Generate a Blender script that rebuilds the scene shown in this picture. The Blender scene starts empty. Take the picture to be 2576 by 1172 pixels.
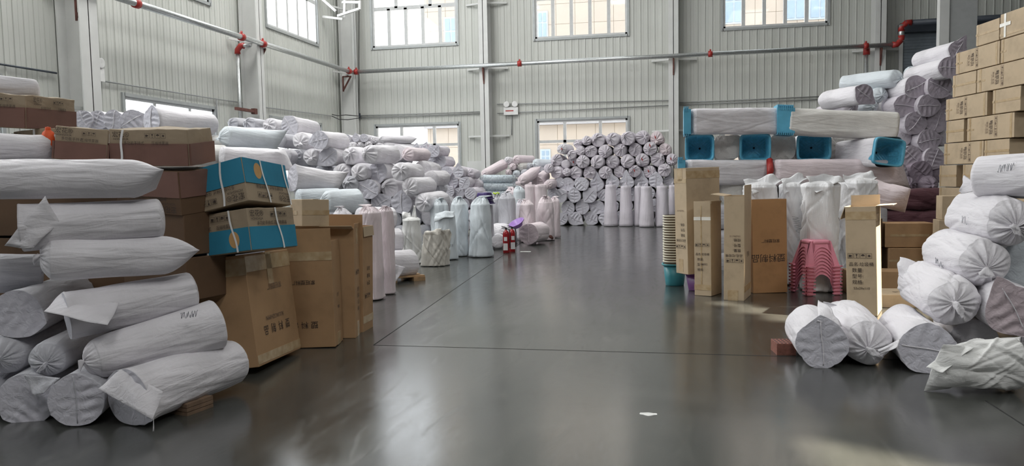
import bpy, bmesh, math, random
import numpy as np
from mathutils import Vector, Matrix, Euler, noise as mnoise

# ------------------------------------------------------------------ camera, world, light, exposure
SC = bpy.context.scene
COL = SC.collection
R = math.radians
CAM_H = 1.5
YAW, PIT, ROL, FPX = -11.26, 4.09, -1.06, 1900.0
W_PX, H_PX = 2576, 1172

def cam_basis():
    y, p, r = R(YAW), R(PIT), R(ROL)
    f = np.array([math.sin(y)*math.cos(p), math.cos(y)*math.cos(p), -math.sin(p)])
    rt = np.array([math.cos(y), -math.sin(y), 0.0]); up = np.cross(rt, f)
    c, s = math.cos(r), math.sin(r)
    return c*rt+s*up, c*up-s*rt, f
CR, CU, CF = cam_basis()
cd = bpy.data.cameras.new('camera'); cam = bpy.data.objects.new('camera', cd); COL.objects.link(cam)
cd.sensor_fit = 'HORIZONTAL'; cd.sensor_width = 36; cd.lens = 36*FPX/W_PX
cd.clip_start = 0.05; cd.clip_end = 300
cam.matrix_world = Matrix(((CR[0], CU[0], -CF[0], 0), (CR[1], CU[1], -CF[1], 0), (CR[2], CU[2], -CF[2], CAM_H), (0, 0, 0, 1)))
SC.camera = cam

SC.view_settings.view_transform = 'Standard'
SC.view_settings.look = 'None'
SC.view_settings.gamma = 1.0
SC.view_settings.use_curve_mapping = False
SC.view_settings.exposure = 0.0
SC.cycles.use_denoising = True
SC.cycles.max_bounces = 7
SC.cycles.diffuse_bounces = 4
SC.cycles.glossy_bounces = 3
SC.cycles.transmission_bounces = 3
SC.cycles.transparent_max_bounces = 8
SC.cycles.sample_clamp_indirect = 4.0

world = bpy.data.worlds.new('sky'); SC.world = world; world.use_nodes = True
wn = world.node_tree; wn.nodes.clear()
wo = wn.nodes.new('ShaderNodeOutputWorld'); wb = wn.nodes.new('ShaderNodeBackground')
wb.inputs['Color'].default_value = (0.95, 0.975, 1.0, 1); wb.inputs['Strength'].default_value = 4.6
wn.links.new(wb.outputs[0], wo.inputs[0])

SUN_DIR = Vector((-0.58, -0.01, -0.80)).normalized()      # the way the sunlight travels
def add_sun():
    l = bpy.data.lights.new('sun', 'SUN'); l.energy = 24; l.angle = R(0.9); l.color = (1.0, 0.89, 0.72)
    o = bpy.data.objects.new('sun', l); COL.objects.link(o)
    o.rotation_euler = SUN_DIR.to_track_quat('-Z', 'Y').to_euler(); o.location = (8, 0, 30)
add_sun()
def area(name, loc, size, power, direction, color=(1, 1, 1)):
    l = bpy.data.lights.new(name, 'AREA'); l.shape = 'RECTANGLE'; l.size, l.size_y = size; l.energy = power; l.color = color
    o = bpy.data.objects.new(name, l); COL.objects.link(o); o.location = loc
    o.rotation_euler = Vector(direction).to_track_quat('-Z', 'Y').to_euler()
    return o
# fill lamps added under the closed roof to light the hall from above
ROOF_Z = 12.0
ROOF_FILLS = [(-8.3, 20.5, 520), (-1.8, 20.5, 230), (5.2, 20.5, 25), (-8.3, 12.5, 480), (-1.8, 12.5, 220), (5.8, 11.5, 90), (5.5, 3.5, 60), (7.5, -3.0, 620), (0.5, -4.0, 380)]
for rx, ry, rp_ in ROOF_FILLS:
    area('roof_fill', (rx, ry, ROOF_Z-0.25), (2.2, 5.0), rp_, (0, 0, -1), (1.0, 1.0, 0.98))
# daylight through the high windows of the left wall that are outside the frame, and the back ones
for yy, pw in ((-3.6, 60), (3.4, 400), (10.35, 560), (17.2, 140), (23.9, 90)):
    area('window_daylight', (-12.32, yy, 8.25), (3.3, 3.2), pw, (1, 0.1 if yy < 5 else -0.05, -0.45), (1.0, 0.99, 0.96))

# ------------------------------------------------------------------ pixel to world
def ray(px, py):
    return CR*((px-W_PX/2)/FPX) + CU*(-(py-H_PX/2)/FPX) + CF
def P(px, py, d):
    v = ray(px, py)*d; return Vector((v[0], v[1], v[2]+CAM_H))
def at_y(px, py, Y):
    v = ray(px, py); v = v*(Y/v[1]); return Vector((v[0], v[1], v[2]+CAM_H))
def at_x(px, py, X):
    v = ray(px, py); v = v*(X/v[0]); return Vector((v[0], v[1], v[2]+CAM_H))
def on_floor(px, py, z=0.0):
    v = ray(px, py); v = v*((z-CAM_H)/v[2]); return Vector((v[0], v[1], z))
def depth_of(p):
    return float(np.dot(CF, np.array([p[0], p[1], p[2]-CAM_H])))

# ------------------------------------------------------------------ materials
MATS = {}
def new_mat(name):
    m = bpy.data.materials.new(name); m.use_nodes = True
    nt = m.node_tree; b = nt.nodes['Principled BSDF']; MATS[name] = m
    return m, nt, b
def N(nt, t, **kw):
    n = nt.nodes.new(t)
    for k, v in kw.items():
        if k in n.inputs: n.inputs[k].default_value = v
        else: setattr(n, k, v)
    return n
def ramp(nt, src, stops):
    r = nt.nodes.new('ShaderNodeValToRGB')
    while len(r.color_ramp.elements) < len(stops): r.color_ramp.elements.new(0.5)
    for e, (p, c) in zip(r.color_ramp.elements, stops):
        e.position = p; e.color = (c[0], c[1], c[2], 1)
    nt.links.new(src, r.inputs[0]); return r
def mapping(nt, scale=(1, 1, 1), rot=(0, 0, 0), coord='Object'):
    tc = nt.nodes.new('ShaderNodeTexCoord'); mp = nt.nodes.new('ShaderNodeMapping')
    mp.inputs['Scale'].default_value = scale; mp.inputs['Rotation'].default_value = rot
    nt.links.new(tc.outputs[coord], mp.inputs[0]); return mp.outputs[0]
def bump(nt, b, h, strength, dist=0.01, prev=None):
    bp = nt.nodes.new('ShaderNodeBump'); bp.inputs['Strength'].default_value = strength; bp.inputs['Distance'].default_value = dist
    nt.links.new(h, bp.inputs['Height'])
    if prev: nt.links.new(prev, bp.inputs['Normal'])
    nt.links.new(bp.outputs[0], b.inputs['Normal']); return bp.outputs[0]

def plain(name, c, rough=0.5, metal=0.0, var=0.06, scale=8, bmp=0.0, spec=0.5):
    m, nt, b = new_mat(name)
    n = N(nt, 'ShaderNodeTexNoise', Scale=scale, Detail=4.0); nt.links.new(mapping(nt), n.inputs['Vector'])
    lo = [max(0, v*(1-var)) for v in c]; hi = [min(1, v*(1+var)) for v in c]
    r = ramp(nt, n.outputs['Fac'], [(0.3, lo), (0.7, hi)])
    nt.links.new(r.outputs[0], b.inputs['Base Color'])
    b.inputs['Roughness'].default_value = rough; b.inputs['Metallic'].default_value = metal
    b.inputs['Specular IOR Level'].default_value = spec
    if bmp: bump(nt, b, n.outputs['Fac'], bmp, 0.005)
    return m

def cloth(name, c, fine=0.5, crumple=0.0, rough=0.62, sheer=0.0):
    """woven plastic sacking: long folds along the roll, shallow crumples, dirt, fine weave"""
    m, nt, b = new_mat(name)
    n1 = N(nt, 'ShaderNodeTexNoise', Scale=1.0, Detail=3.0, Roughness=0.55, Distortion=0.6)
    nt.links.new(mapping(nt, (16, 16, 3.2), (0.0, 0.35, 0.5)), n1.inputs['Vector'])
    n2 = N(nt, 'ShaderNodeTexNoise', Scale=5.5, Detail=5.0, Roughness=0.62, Distortion=0.8)
    nt.links.new(mapping(nt), n2.inputs['Vector'])
    n3 = N(nt, 'ShaderNodeTexNoise', Scale=2.2, Detail=4.0); nt.links.new(mapping(nt, (1, 1, 1.3)), n3.inputs['Vector'])
    lo = [v*0.84 for v in c]; hi = [min(1, v*1.05) for v in c]
    r = ramp(nt, n3.outputs['Fac'], [(0.3, lo), (0.62, hi)])
    nt.links.new(r.outputs[0], b.inputs['Base Color'])
    b.inputs['Roughness'].default_value = rough
    b.inputs['Specular IOR Level'].default_value = 0.35
    b.inputs['Sheen Weight'].default_value = 0.15
    s1 = bump(nt, b, n1.outputs['Fac'], 0.55, 0.03)
    s2 = bump(nt, b, n2.outputs['Fac'], 0.35+crumple, 0.02, s1)
    w = N(nt, 'ShaderNodeTexWave', Scale=110.0, Distortion=1.5); nt.links.new(mapping(nt), w.inputs['Vector'])
    bump(nt, b, w.outputs['Fac'], 0.06*fine, 0.002, s2)
    return m
cloth('white_cloth', (0.71, 0.69, 0.725))
cloth('bluish_cloth', (0.63, 0.68, 0.72))
cloth('pink_cloth', (0.72, 0.63, 0.66))
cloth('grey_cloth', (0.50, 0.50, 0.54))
cloth('lilac_cloth', (0.64, 0.60, 0.655))
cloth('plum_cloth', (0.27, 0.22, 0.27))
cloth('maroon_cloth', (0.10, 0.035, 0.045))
cloth('end_cloth', (0.58, 0.57, 0.63))
cloth('plum_end_cloth', (0.43, 0.38, 0.44))
cloth('pink_end_cloth', (0.50, 0.42, 0.45))
cloth('cream_cloth', (0.66, 0.645, 0.62))
cloth('poly_sack', (0.70, 0.70, 0.69), crumple=0.35, rough=0.4)
cloth('tan_sack', (0.58, 0.55, 0.50), crumple=0.3, rough=0.5)
cloth('sheet_white', (0.78, 0.78, 0.80), crumple=0.15, rough=0.45)

def cardboard(name, c, stain=(0.6, 0.6, 0.6)):
    m, nt, b = new_mat(name)
    n = N(nt, 'ShaderNodeTexNoise', Scale=4.0, Detail=6.0, Roughness=0.6); nt.links.new(mapping(nt), n.inputs['Vector'])
    n2 = N(nt, 'ShaderNodeTexNoise', Scale=1.0, Detail=3.0); nt.links.new(mapping(nt, (3, 3, 140)), n2.inputs['Vector'])
    r = ramp(nt, n.outputs['Fac'], [(0.25, [v*0.8 for v in c]), (0.5, c), (0.8, [min(1, v*1.08) for v in c])])
    nt.links.new(r.outputs[0], b.inputs['Base Color']); b.inputs['Roughness'].default_value = 0.7
    b.inputs['Specular IOR Level'].default_value = 0.25
    s = bump(nt, b, n2.outputs['Fac'], 0.08, 0.003); bump(nt, b, n.outputs['Fac'], 0.15, 0.01, s)
    return m
cardboard('carton_tan', (0.49, 0.385, 0.265))
cardboard('carton_brown', (0.40, 0.25, 0.135))
cardboard('carton_orange', (0.44, 0.245, 0.115))
cardboard('carton_old', (0.36, 0.285, 0.20))
cardboard('carton_shaded', (0.13, 0.078, 0.046))  # brown card with the shade of the gaps put into its colour
cardboard('carton_inside', (0.30, 0.21, 0.13))
cardboard('print_blue', (0.035, 0.23, 0.36))
cardboard('print_red', (0.20, 0.11, 0.088))
cardboard('print_orange', (0.55, 0.33, 0.14))
plain('ink', (0.05, 0.035, 0.03), 0.8, var=0.2)
plain('ink_faded', (0.16, 0.11, 0.08), 0.8, var=0.2)
plain('ink_blue', (0.02, 0.09, 0.16), 0.8)
plain('marker', (0.05, 0.06, 0.09), 0.6)
def tape_mat():
    m, nt, b = new_mat('tape')
    n = N(nt, 'ShaderNodeTexNoise', Scale=14.0, Detail=3.0); nt.links.new(mapping(nt, (1, 1, 1)), n.inputs['Vector'])
    r = ramp(nt, n.outputs['Fac'], [(0.3, (0.40, 0.28, 0.15)), (0.75, (0.54, 0.42, 0.27))])
    nt.links.new(r.outputs[0], b.inputs['Base Color']); b.inputs['Roughness'].default_value = 0.22
    bump(nt, b, n.outputs['Fac'], 0.4, 0.004)
tape_mat()
plain('tape_clear', (0.80, 0.78, 0.72), 0.12, var=0.1)
plain('strap_white', (0.80, 0.80, 0.80), 0.4)
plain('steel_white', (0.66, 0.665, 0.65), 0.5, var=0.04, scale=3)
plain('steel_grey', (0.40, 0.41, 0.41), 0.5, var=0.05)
plain('galvanised', (0.56, 0.58, 0.58), 0.32, 0.75, var=0.12, scale=20)
plain('red_paint', (0.38, 0.03, 0.025), 0.4)
plain('extinguisher_red', (0.30, 0.010, 0.014), 0.25)
plain('rust_brown', (0.13, 0.05, 0.04), 0.7, var=0.3)
plain('black_rubber', (0.02, 0.02, 0.02), 0.5)
plain('conduit_grey', (0.36, 0.37, 0.37), 0.5)
plain('white_plastic', (0.80, 0.80, 0.79), 0.35)
plain('blue_plastic', (0.11, 0.40, 0.58), 0.35, var=0.1)
plain('blue_plastic_inner', (0.10, 0.40, 0.58), 0.4, var=0.2, scale=25)
plain('pink_plastic', (0.84, 0.32, 0.42), 0.32, var=0.05)
plain('teal_plastic', (0.04, 0.22, 0.26), 0.35)
plain('purple_plastic', (0.12, 0.035, 0.15), 0.35)
plain('violet_plastic', (0.07, 0.045, 0.17), 0.3)
plain('lilac_plastic', (0.36, 0.20, 0.56), 0.3)
plain('cream_plastic', (0.66, 0.62, 0.50), 0.35)
plain('yellow_green', (0.55, 0.75, 0.05), 0.5)
plain('orange_net', (0.75, 0.10, 0.02), 0.6, var=0.2, bmp=0.5)
plain('brick_red', (0.24, 0.095, 0.07), 0.85, var=0.25, scale=30, bmp=0.5)
plain('pallet_wood', (0.36, 0.23, 0.12), 0.75, var=0.25, scale=12, bmp=0.3)
plain('dark_wood', (0.17, 0.11, 0.07), 0.75, var=0.25, scale=12, bmp=0.3)
plain('paper', (0.78, 0.78, 0.76), 0.6)
plain('window_alu', (0.42, 0.44, 0.44), 0.4, 0.3)
plain('window_white', (0.62, 0.63, 0.63), 0.4)
plain('roller_blue', (0.20, 0.235, 0.27), 0.5, var=0.1)
plain('dark_steel', (0.06, 0.07, 0.09), 0.5)
plain('joint_black', (0.02, 0.02, 0.02), 0.9)
plain('hole_black', (0.01, 0.012, 0.02), 0.9)
plain('snow_ground', (0.30, 0.30, 0.31), 0.8)

def wall_mat():
    m, nt, b = new_mat('wall_panel')
    n = N(nt, 'ShaderNodeTexNoise', Scale=1.2, Detail=5.0); nt.links.new(mapping(nt, (1, 1, 0.4)), n.inputs['Vector'])
    r = ramp(nt, n.outputs['Fac'], [(0.3, (0.545, 0.555, 0.52)), (0.7, (0.61, 0.62, 0.585))])
    nt.links.new(r.outputs[0], b.inputs['Base Color']); b.inputs['Roughness'].default_value = 0.42
    bump(nt, b, n.outputs['Fac'], 0.08, 0.03)
wall_mat()

plain('wall_dim', (0.25, 0.25, 0.24), 0.6)  # unseen walls coloured darker than the panels to cut bounce light

def floor_mat():
    m, nt, b = new_mat('polished_concrete')
    v = mapping(nt)
    n = N(nt, 'ShaderNodeTexNoise', Scale=0.5, Detail=7.0, Roughness=0.6, Distortion=1.2); nt.links.new(v, n.inputs['Vector'])
    n2 = N(nt, 'ShaderNodeTexNoise', Scale=2.2, Detail=9.0, Roughness=0.68, Distortion=1.6); nt.links.new(mapping(nt, (2.6, 0.6, 1), (0, 0, 0.22)), n2.inputs['Vector'])
    n3 = N(nt, 'ShaderNodeTexNoise', Scale=26.0, Detail=6.0); nt.links.new(v, n3.inputs['Vector'])
    n4 = N(nt, 'ShaderNodeTexNoise', Scale=9.0, Detail=8.0, Roughness=0.75, Distortion=2.0); nt.links.new(mapping(nt, (0.5, 3.0, 1), (0, 0, -0.1)), n4.inputs['Vector'])
    r = ramp(nt, n.outputs['Fac'], [(0.28, (0.034, 0.036, 0.033)), (0.5, (0.052, 0.054, 0.050)), (0.75, (0.085, 0.085, 0.079))])
    r2 = ramp(nt, n2.outputs['Fac'], [(0.30, (0.86, 0.86, 0.86)), (0.70, (1.12, 1.12, 1.10))])
    mx = N(nt, 'ShaderNodeMix', data_type='RGBA', blend_type='MULTIPLY'); mx.inputs[0].default_value = 1.0
    nt.links.new(r.outputs[0], mx.inputs[6]); nt.links.new(r2.outputs[0], mx.inputs[7])
    nt.links.new(mx.outputs[2], b.inputs['Base Color'])
    rr = ramp(nt, n2.outputs['Fac'], [(0.28, (0.155,)*3), (0.55, (0.20,)*3), (0.78, (0.30,)*3)])
    rs = ramp(nt, n4.outputs['Fac'], [(0.62, (0.0,)*3), (0.74, (0.07,)*3)])
    ad = N(nt, 'ShaderNodeMath', operation='ADD'); nt.links.new(rr.outputs[0], ad.inputs[0]); nt.links.new(rs.outputs[0], ad.inputs[1])
    nt.links.new(ad.outputs[0], b.inputs['Roughness'])
    b.inputs['Specular IOR Level'].default_value = 1.0
    b.inputs['IOR'].default_value = 1.6
    s = bump(nt, b, n3.outputs['Fac'], 0.05, 0.004); bump(nt, b, n.outputs['Fac'], 0.08, 0.02, s)
floor_mat()

def glass_mat():
    m, nt, b = new_mat('pane_glass'); nt.nodes.remove(b)
    out = nt.nodes['Material Output']
    t = N(nt, 'ShaderNodeBsdfTransparent'); t.inputs[0].default_value = (0.95, 0.96, 0.97, 1)
    g = N(nt, 'ShaderNodeBsdfGlossy', Roughness=0.03)
    n = N(nt, 'ShaderNodeTexNoise', Scale=1.5, Detail=3.0); nt.links.new(mapping(nt), n.inputs['Vector'])
    d = N(nt, 'ShaderNodeBsdfDiffuse'); d.inputs[0].default_value = (0.8, 0.8, 0.82, 1)
    rr = ramp(nt, n.outputs['Fac'], [(0.4, (0.02,)*3), (0.8, (0.10,)*3)])
    m1 = N(nt, 'ShaderNodeMixShader'); nt.links.new(rr.outputs[0], m1.inputs[0]); nt.links.new(t.outputs[0], m1.inputs[1]); nt.links.new(d.outputs[0], m1.inputs[2])
    m2 = N(nt, 'ShaderNodeMixShader'); m2.inputs[0].default_value = 0.05
    nt.links.new(m1.outputs[0], m2.inputs[1]); nt.links.new(g.outputs[0], m2.inputs[2]); nt.links.new(m2.outputs[0], out.inputs[0])
glass_mat()
def plastic_film():
    m, nt, b = new_mat('clear_film'); nt.nodes.remove(b)
    out = nt.nodes['Material Output']
    t = N(nt, 'ShaderNodeBsdfTransparent'); t.inputs[0].default_value = (0.92, 0.95, 0.97, 1)
    g = N(nt, 'ShaderNodeBsdfPrincipled', Roughness=0.15); g.inputs['Base Color'].default_value = (0.75, 0.82, 0.86, 1)
    n = N(nt, 'ShaderNodeTexNoise', Scale=18.0, Detail=3.0); nt.links.new(mapping(nt), n.inputs['Vector'])
    bump(nt, g, n.outputs['Fac'], 0.8, 0.02)
    rr = ramp(nt, n.outputs['Fac'], [(0.35, (0.25,)*3), (0.7, (0.75,)*3)])
    mx = N(nt, 'ShaderNodeMixShader'); nt.links.new(rr.outputs[0], mx.inputs[0])
    nt.links.new(t.outputs[0], mx.inputs[1]); nt.links.new(g.outputs[0], mx.inputs[2]); nt.links.new(mx.outputs[0], out.inputs[0])
plastic_film()
def facade_mat():
    m, nt, b = new_mat('facade_tile')
    br = N(nt, 'ShaderNodeTexBrick', Scale=1.0); br.offset = 0.0
    br.inputs['Color1'].default_value = (0.38, 0.33, 0.275, 1); br.inputs['Color2'].default_value = (0.36, 0.315, 0.265, 1)
    br.inputs['Mortar'].default_value = (0.12, 0.09, 0.06, 1); br.inputs['Mortar Size'].default_value = 0.012
    br.inputs['Brick Width'].default_value = 1.1; br.inputs['Row Height'].default_value = 1.15
    nt.links.new(mapping(nt, (1, 1, 1), (R(90), 0, 0)), br.inputs['Vector'])
    nt.links.new(br.outputs['Color'], b.inputs['Base Color']); b.inputs['Roughness'].default_value = 0.7
facade_mat()

# ------------------------------------------------------------------ object helpers
def mesh_obj(name, verts, faces, mat, parent=None, smooth=False, mats=None, fmi=None, M=None):
    me = bpy.data.meshes.new(name); me.from_pydata([tuple(v) for v in verts], [], faces)
    for mm in (mats or [mat]): me.materials.append(MATS[mm])
    if fmi is not None: me.polygons.foreach_set('material_index', fmi)
    if smooth: me.polygons.foreach_set('use_smooth', [True]*len(me.polygons))
    me.update()
    o = bpy.data.objects.new(name, me); COL.objects.link(o)
    if parent: o.parent = parent
    if M is not None: o.matrix_local = M
    return o
def empty(name, M):
    o = bpy.data.objects.new(name, None); COL.objects.link(o); o.empty_display_size = 0.1
    o.matrix_world = M if isinstance(M, Matrix) else Matrix.Translation(M)
    return o
def tag(o, label, cat, group=None):
    o['label'] = label; o['category'] = cat
    if group: o['group'] = group
    return o
def structure(o): o['kind'] = 'structure'; return o
class MB:
    """collects simple shapes into one mesh"""
    def __init__(s): s.v = []; s.f = []; s.m = []
    def add(s, vs, fs, mi=0):
        n = len(s.v); s.v += [tuple(v) for v in vs]; s.f += [tuple(i+n for i in f) for f in fs]; s.m += [mi]*len(fs)
    def box(s, x0, x1, y0, y1, z0, z1, mi=0, M=None):
        vs = [Vector((x, y, z)) for x in (x0, x1) for y in (y0, y1) for z in (z0, z1)]
        if M is not None: vs = [M @ v for v in vs]
        s.add(vs, [(0, 1, 3, 2), (4, 6, 7, 5), (0, 4, 5, 1), (2, 3, 7, 6), (0, 2, 6, 4), (1, 5, 7, 3)], mi)
    def tube(s, pts, r, n=10, mi=0, cap=True):
        pts = [Vector(p) for p in pts]; rs = r if isinstance(r, (list, tuple)) else [r]*len(pts)
        rings = []; u = None
        for i, p in enumerate(pts):
            t = (pts[min(i+1, len(pts)-1)]-pts[max(i-1, 0)]).normalized()
            if u is None:
                u = t.orthogonal().normalized()
            u = (u - t*u.dot(t)).normalized(); w = t.cross(u)
            rings.append([p+(u*math.cos(a)+w*math.sin(a))*rs[i] for a in [2*math.pi*k/n for k in range(n)]])
        vs = [v for rg in rings for v in rg]; fs = []
        for i in range(len(pts)-1):
            for k in range(n):
                a = i*n+k; b = i*n+(k+1) % n; fs.append((a, b, b+n, a+n))
        if cap:
            fs.append(tuple(range(n))[::-1]); fs.append(tuple(range((len(pts)-1)*n, len(pts)*n)))
        s.add(vs, fs, mi)
    def lathe(s, prof, n=24, mi=0, M=None, sq=2.0):
        vs = []; fs = []
        for (r, z) in prof:
            for k in range(n):
                a = 2*math.pi*k/n; c, q = math.cos(a), math.sin(a)
                g = (abs(c)**sq+abs(q)**sq)**(-1/sq)
                v = Vector((r*g*c, r*g*q, z)); vs.append(M @ v if M is not None else v)
        for i in range(len(prof)-1):
            for k in range(n):
                a = i*n+k; b = i*n+(k+1) % n; fs.append((a, b, b+n, a+n))
        s.add(vs, fs, mi)
    def build(s, name, mat, parent=None, smooth=False, M=None):
        mats = mat if isinstance(mat, (list, tuple)) else [mat]
        return mesh_obj(name, s.v, s.f, None, parent, smooth, mats, s.m, M)

# ------------------------------------------------------------------ sack rolls
ORD = ['first', 'second', 'third', 'fourth', 'fifth', 'sixth', 'seventh', 'eighth', 'ninth', 'tenth', 'eleventh', 'twelfth', 'thirteenth', 'fourteenth', 'fifteenth']
SEED = [100]
def roll_mesh(L, rA, rB, ea, eb, seed, q, ang, amp, mats, wr=1.0, sq=2.0, sag=0.12, neck=None, ybow=0.0, oval=1.0, dm=None):
    """a long sack, near end at z=0, far end at z=-L; x right, y up. ends: F flat, T gathered and tied, P pinched, D dome, O open"""
    rng = np.random.RandomState(seed)
    n, nb, nc = {3: (128, 64, 22), 2: (80, 32, 12), 1: (60, 16, 10), 0: (28, 8, 5)}[q]
    ph = np.arange(n)*2*np.pi/n
    rm = (rA+rB)/2
    creases = [(rng.rand()*2*np.pi, rng.uniform(-1.6, 1.6)*wr, rng.uniform(0.05, 0.13), rng.uniform(0.3, 1)*rng.choice([-1, 1, -1])*0.034*wr, rng.rand(), rng.uniform(0.2, 0.6)) for _ in range({3: 30, 2: 22, 1: 12, 0: 6}[q])]
    waves = [(rng.randint(2, 6), rng.uniform(-6, 6), rng.rand()*6.3, rng.uniform(0.006, 0.016)*wr) for _ in range(5)]
    lumps = [(rng.uniform(6, 18), rng.rand()*6.3, 0.006*wr) for _ in range(3)]
    base = (np.abs(np.cos(ph))**sq+np.abs(np.sin(ph))**sq)**(-1/sq)
    def peak(a, wd=0.62):
        d = np.abs((ph-a+np.pi) % (2*np.pi)-np.pi); return np.clip(1-d/wd, 0, 1)**1.7
    pkA, pkA2 = peak(ang), peak(ang+np.pi, 0.5)
    angB = rng.rand()*6.3; pkB = peak(angB)
    def ringr(s, z):                       # s 0..1 along, z metres from the near end
        r = rA+(rB-rA)*s
        w = np.zeros(n)
        for k, t, p0, a in waves: w += a*np.sin(k*ph+t*z/max(L, .3)+p0)
        for k, p0, a in lumps: w += a*np.sin(k*z+p0)
        for p0, tw, sg, a, c0, le in creases:
            d = (ph-p0-tw*z+np.pi) % (2*np.pi)-np.pi
            env = math.exp(-((s-c0)/le)**2)
            w += a*np.exp(-(d/sg)**2)*env
        dn = z/(0.75*rA); df = (L-z)/(0.75*rB)
        if ea in 'FP': w += amp*pkA*math.exp(-dn*1.5)+0.35*amp*pkA2*math.exp(-dn*2)
        if eb in 'FP': w += 0.22*pkB*math.exp(-df*1.6)
        if ea == 'T': r *= 1-0.10*math.exp(-dn*2.2)
        if eb == 'T': r *= 1-0.10*math.exp(-df*2.2)
        return r*(1+w)*base
    V = []; loops = []
    def ring(r, z, cx=0, cy=0):
        x = r*np.cos(ph)*oval+cx; y = r*np.sin(ph)+cy
        if sag: y = np.where(y < -rm*(1-sag), -rm*(1-sag)+(y+rm*(1-sag))*0.6, y)
        zz = z if isinstance(z, np.ndarray) else np.full(n, z)
        loops.append(len(V)); V.extend(zip(x, y, zz))
    # ---- near cap, centre outward
    def cap(end, rr, sign, z0, a0, am):
        out = []
        fr = np.linspace(0.03, 1, nc) if end != 'T' else np.sin(np.linspace(0.04, np.pi/2, nc+3))
        npl = rng.randint(7, 12); p1, p2, p6 = rng.rand(3)*6.3; gox, goy = rng.uniform(-.22, .22, 2)*rr.mean()
        ff = rng.uniform(5.5, 9); p3 = rng.rand()*6.3; dome = rng.uniform(0.34, 0.55)
        if dm is not None: dome = dm*rng.uniform(.7, 1.3); gox, goy = gox*2.6, goy*2.6
        for f in fr:
            if end == 'F' or end == 'O':
                x, y = f*np.cos(ph), f*np.sin(ph)
                u = x*np.cos(a0)+y*np.sin(a0)
                v = -x*np.sin(a0)+y*np.cos(a0)
                zz = (0.036 if q > 1 else 0.055)*rm*np.sin(ff*u*2.0+1.2*np.sin(2.2*v+p1)+p3)*(1-f**6)*(0.4+0.6*np.cos(p2+3*v))*wr
                zz += 0.03*rm*(1-f**2)
                out.append((rr*f, z0+sign*zz, 0, 0))
            elif end == 'T':
                zz = dome*rm*(1-f**2.2)
                pl = np.sin(npl*ph+p1+1.6*np.sin(2*ph+p2)+0.9*np.sin(3*ph+p6)+1.2*f)*(0.65+0.35*np.sin(2*ph+p6)); pl2 = np.sin((npl*2+3)*ph+p2+2*np.sin(ph+p6)-1.5*f)
                zz = zz+(0.12 if q > 1 else 0.15)*rm*((0.7 if q > 1 else 1)*pl+(0.3 if q > 1 else 0)*pl2)*f*(1-f)*3.0*wr
                r_ = rr*f*(1+0.04*pl*(1-f))
                out.append((r_, z0+sign*zz, gox*(1-f), goy*(1-f)))
            elif end == 'D':
                zz = 0.30*rm*np.sqrt(max(0, 1-f**2))*np.ones(n)
                out.append((rr*f, z0+sign*zz, 0, 0))
        return out, (gox, goy, dome*rm)
    r0 = ringr(0, 0); knotA = None
    if ea in 'FTD':
        o, k = cap(ea, r0*(0.985 if ea == 'F' else 1), 1, 0.0, ang, amp); knotA = k
        for a in o: ring(*a)
        capA = True
    elif ea == 'O': capA = False
    else:                                   # P: squeezed to a seam line along direction ang
        capA = True
        TL = 1.25*rA; sk = rng.uniform(-.35, .35)
        for f in np.linspace(0, 1, 8)[:-1]:
            th = max(0.04, math.sin(f*math.pi/2)**0.8); wd = 1.12-0.12*f
            x = r0*np.cos(ph); y = r0*np.sin(ph); ca, sa = math.cos(ang), math.sin(ang)
            u = (x*ca+y*sa)*wd; v = (-x*sa+y*ca)*th
            loops.append(len(V)); V.extend(zip(u*ca-v*sa, u*sa+v*ca, TL*(1-f)+sk*u*(1-f)))
    for s in (np.linspace(0, 1, nb+1)**1.0):
        ring(ringr(s, s*L), -s*L, 0, ybow*math.sin(math.pi*s))
    r1 = ringr(1, L); knotB = None
    if eb in 'FTD':
        o, k = cap(eb, r1, -1, -L, angB, 0.2); knotB = k
        for a in o[::-1][1:]: ring(*a)
        capB = True
    elif eb == 'O': capB = False
    else:
        capB = True
        TL = 1.5*rB; sk = neck if neck is not None else rng.uniform(-.5, .5); aB = ang
        for f in np.linspace(1, 0, 8)[1:]:
            th = max(0.04, math.sin(f*math.pi/2)**0.8); wd = 1.1-0.1*f
            x = r1*np.cos(ph); y = r1*np.sin(ph); ca, sa = math.cos(aB), math.sin(aB)
            u = (x*ca+y*sa)*wd; v = (-x*sa+y*ca)*th
            loops.append(len(V)); V.extend(zip(u*ca-v*sa, u*sa+v*ca, -L-TL*(1-f)-sk*u*(1-f)))
    F = []; mi = []
    ncap = (len(loops)-(nb+1))
    nA = (nc if ea == 'F' else 0)
    for i in range(len(loops)-1):
        for k in range(n):
            a = loops[i]+k; b = loops[i]+(k+1) % n
            F.append((a, a+n, b+n, b)); mi.append(1 if i < nA-0 and len(mats) > 1 else 0)
    if capA: F.append(tuple(range(loops[0], loops[0]+n))); mi.append(1 if nA and len(mats) > 1 else 0)
    if capB: F.append(tuple(range(loops[-1], loops[-1]+n))[::-1]); mi.append(0)
    return V, F, mi, knotA, knotB

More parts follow.
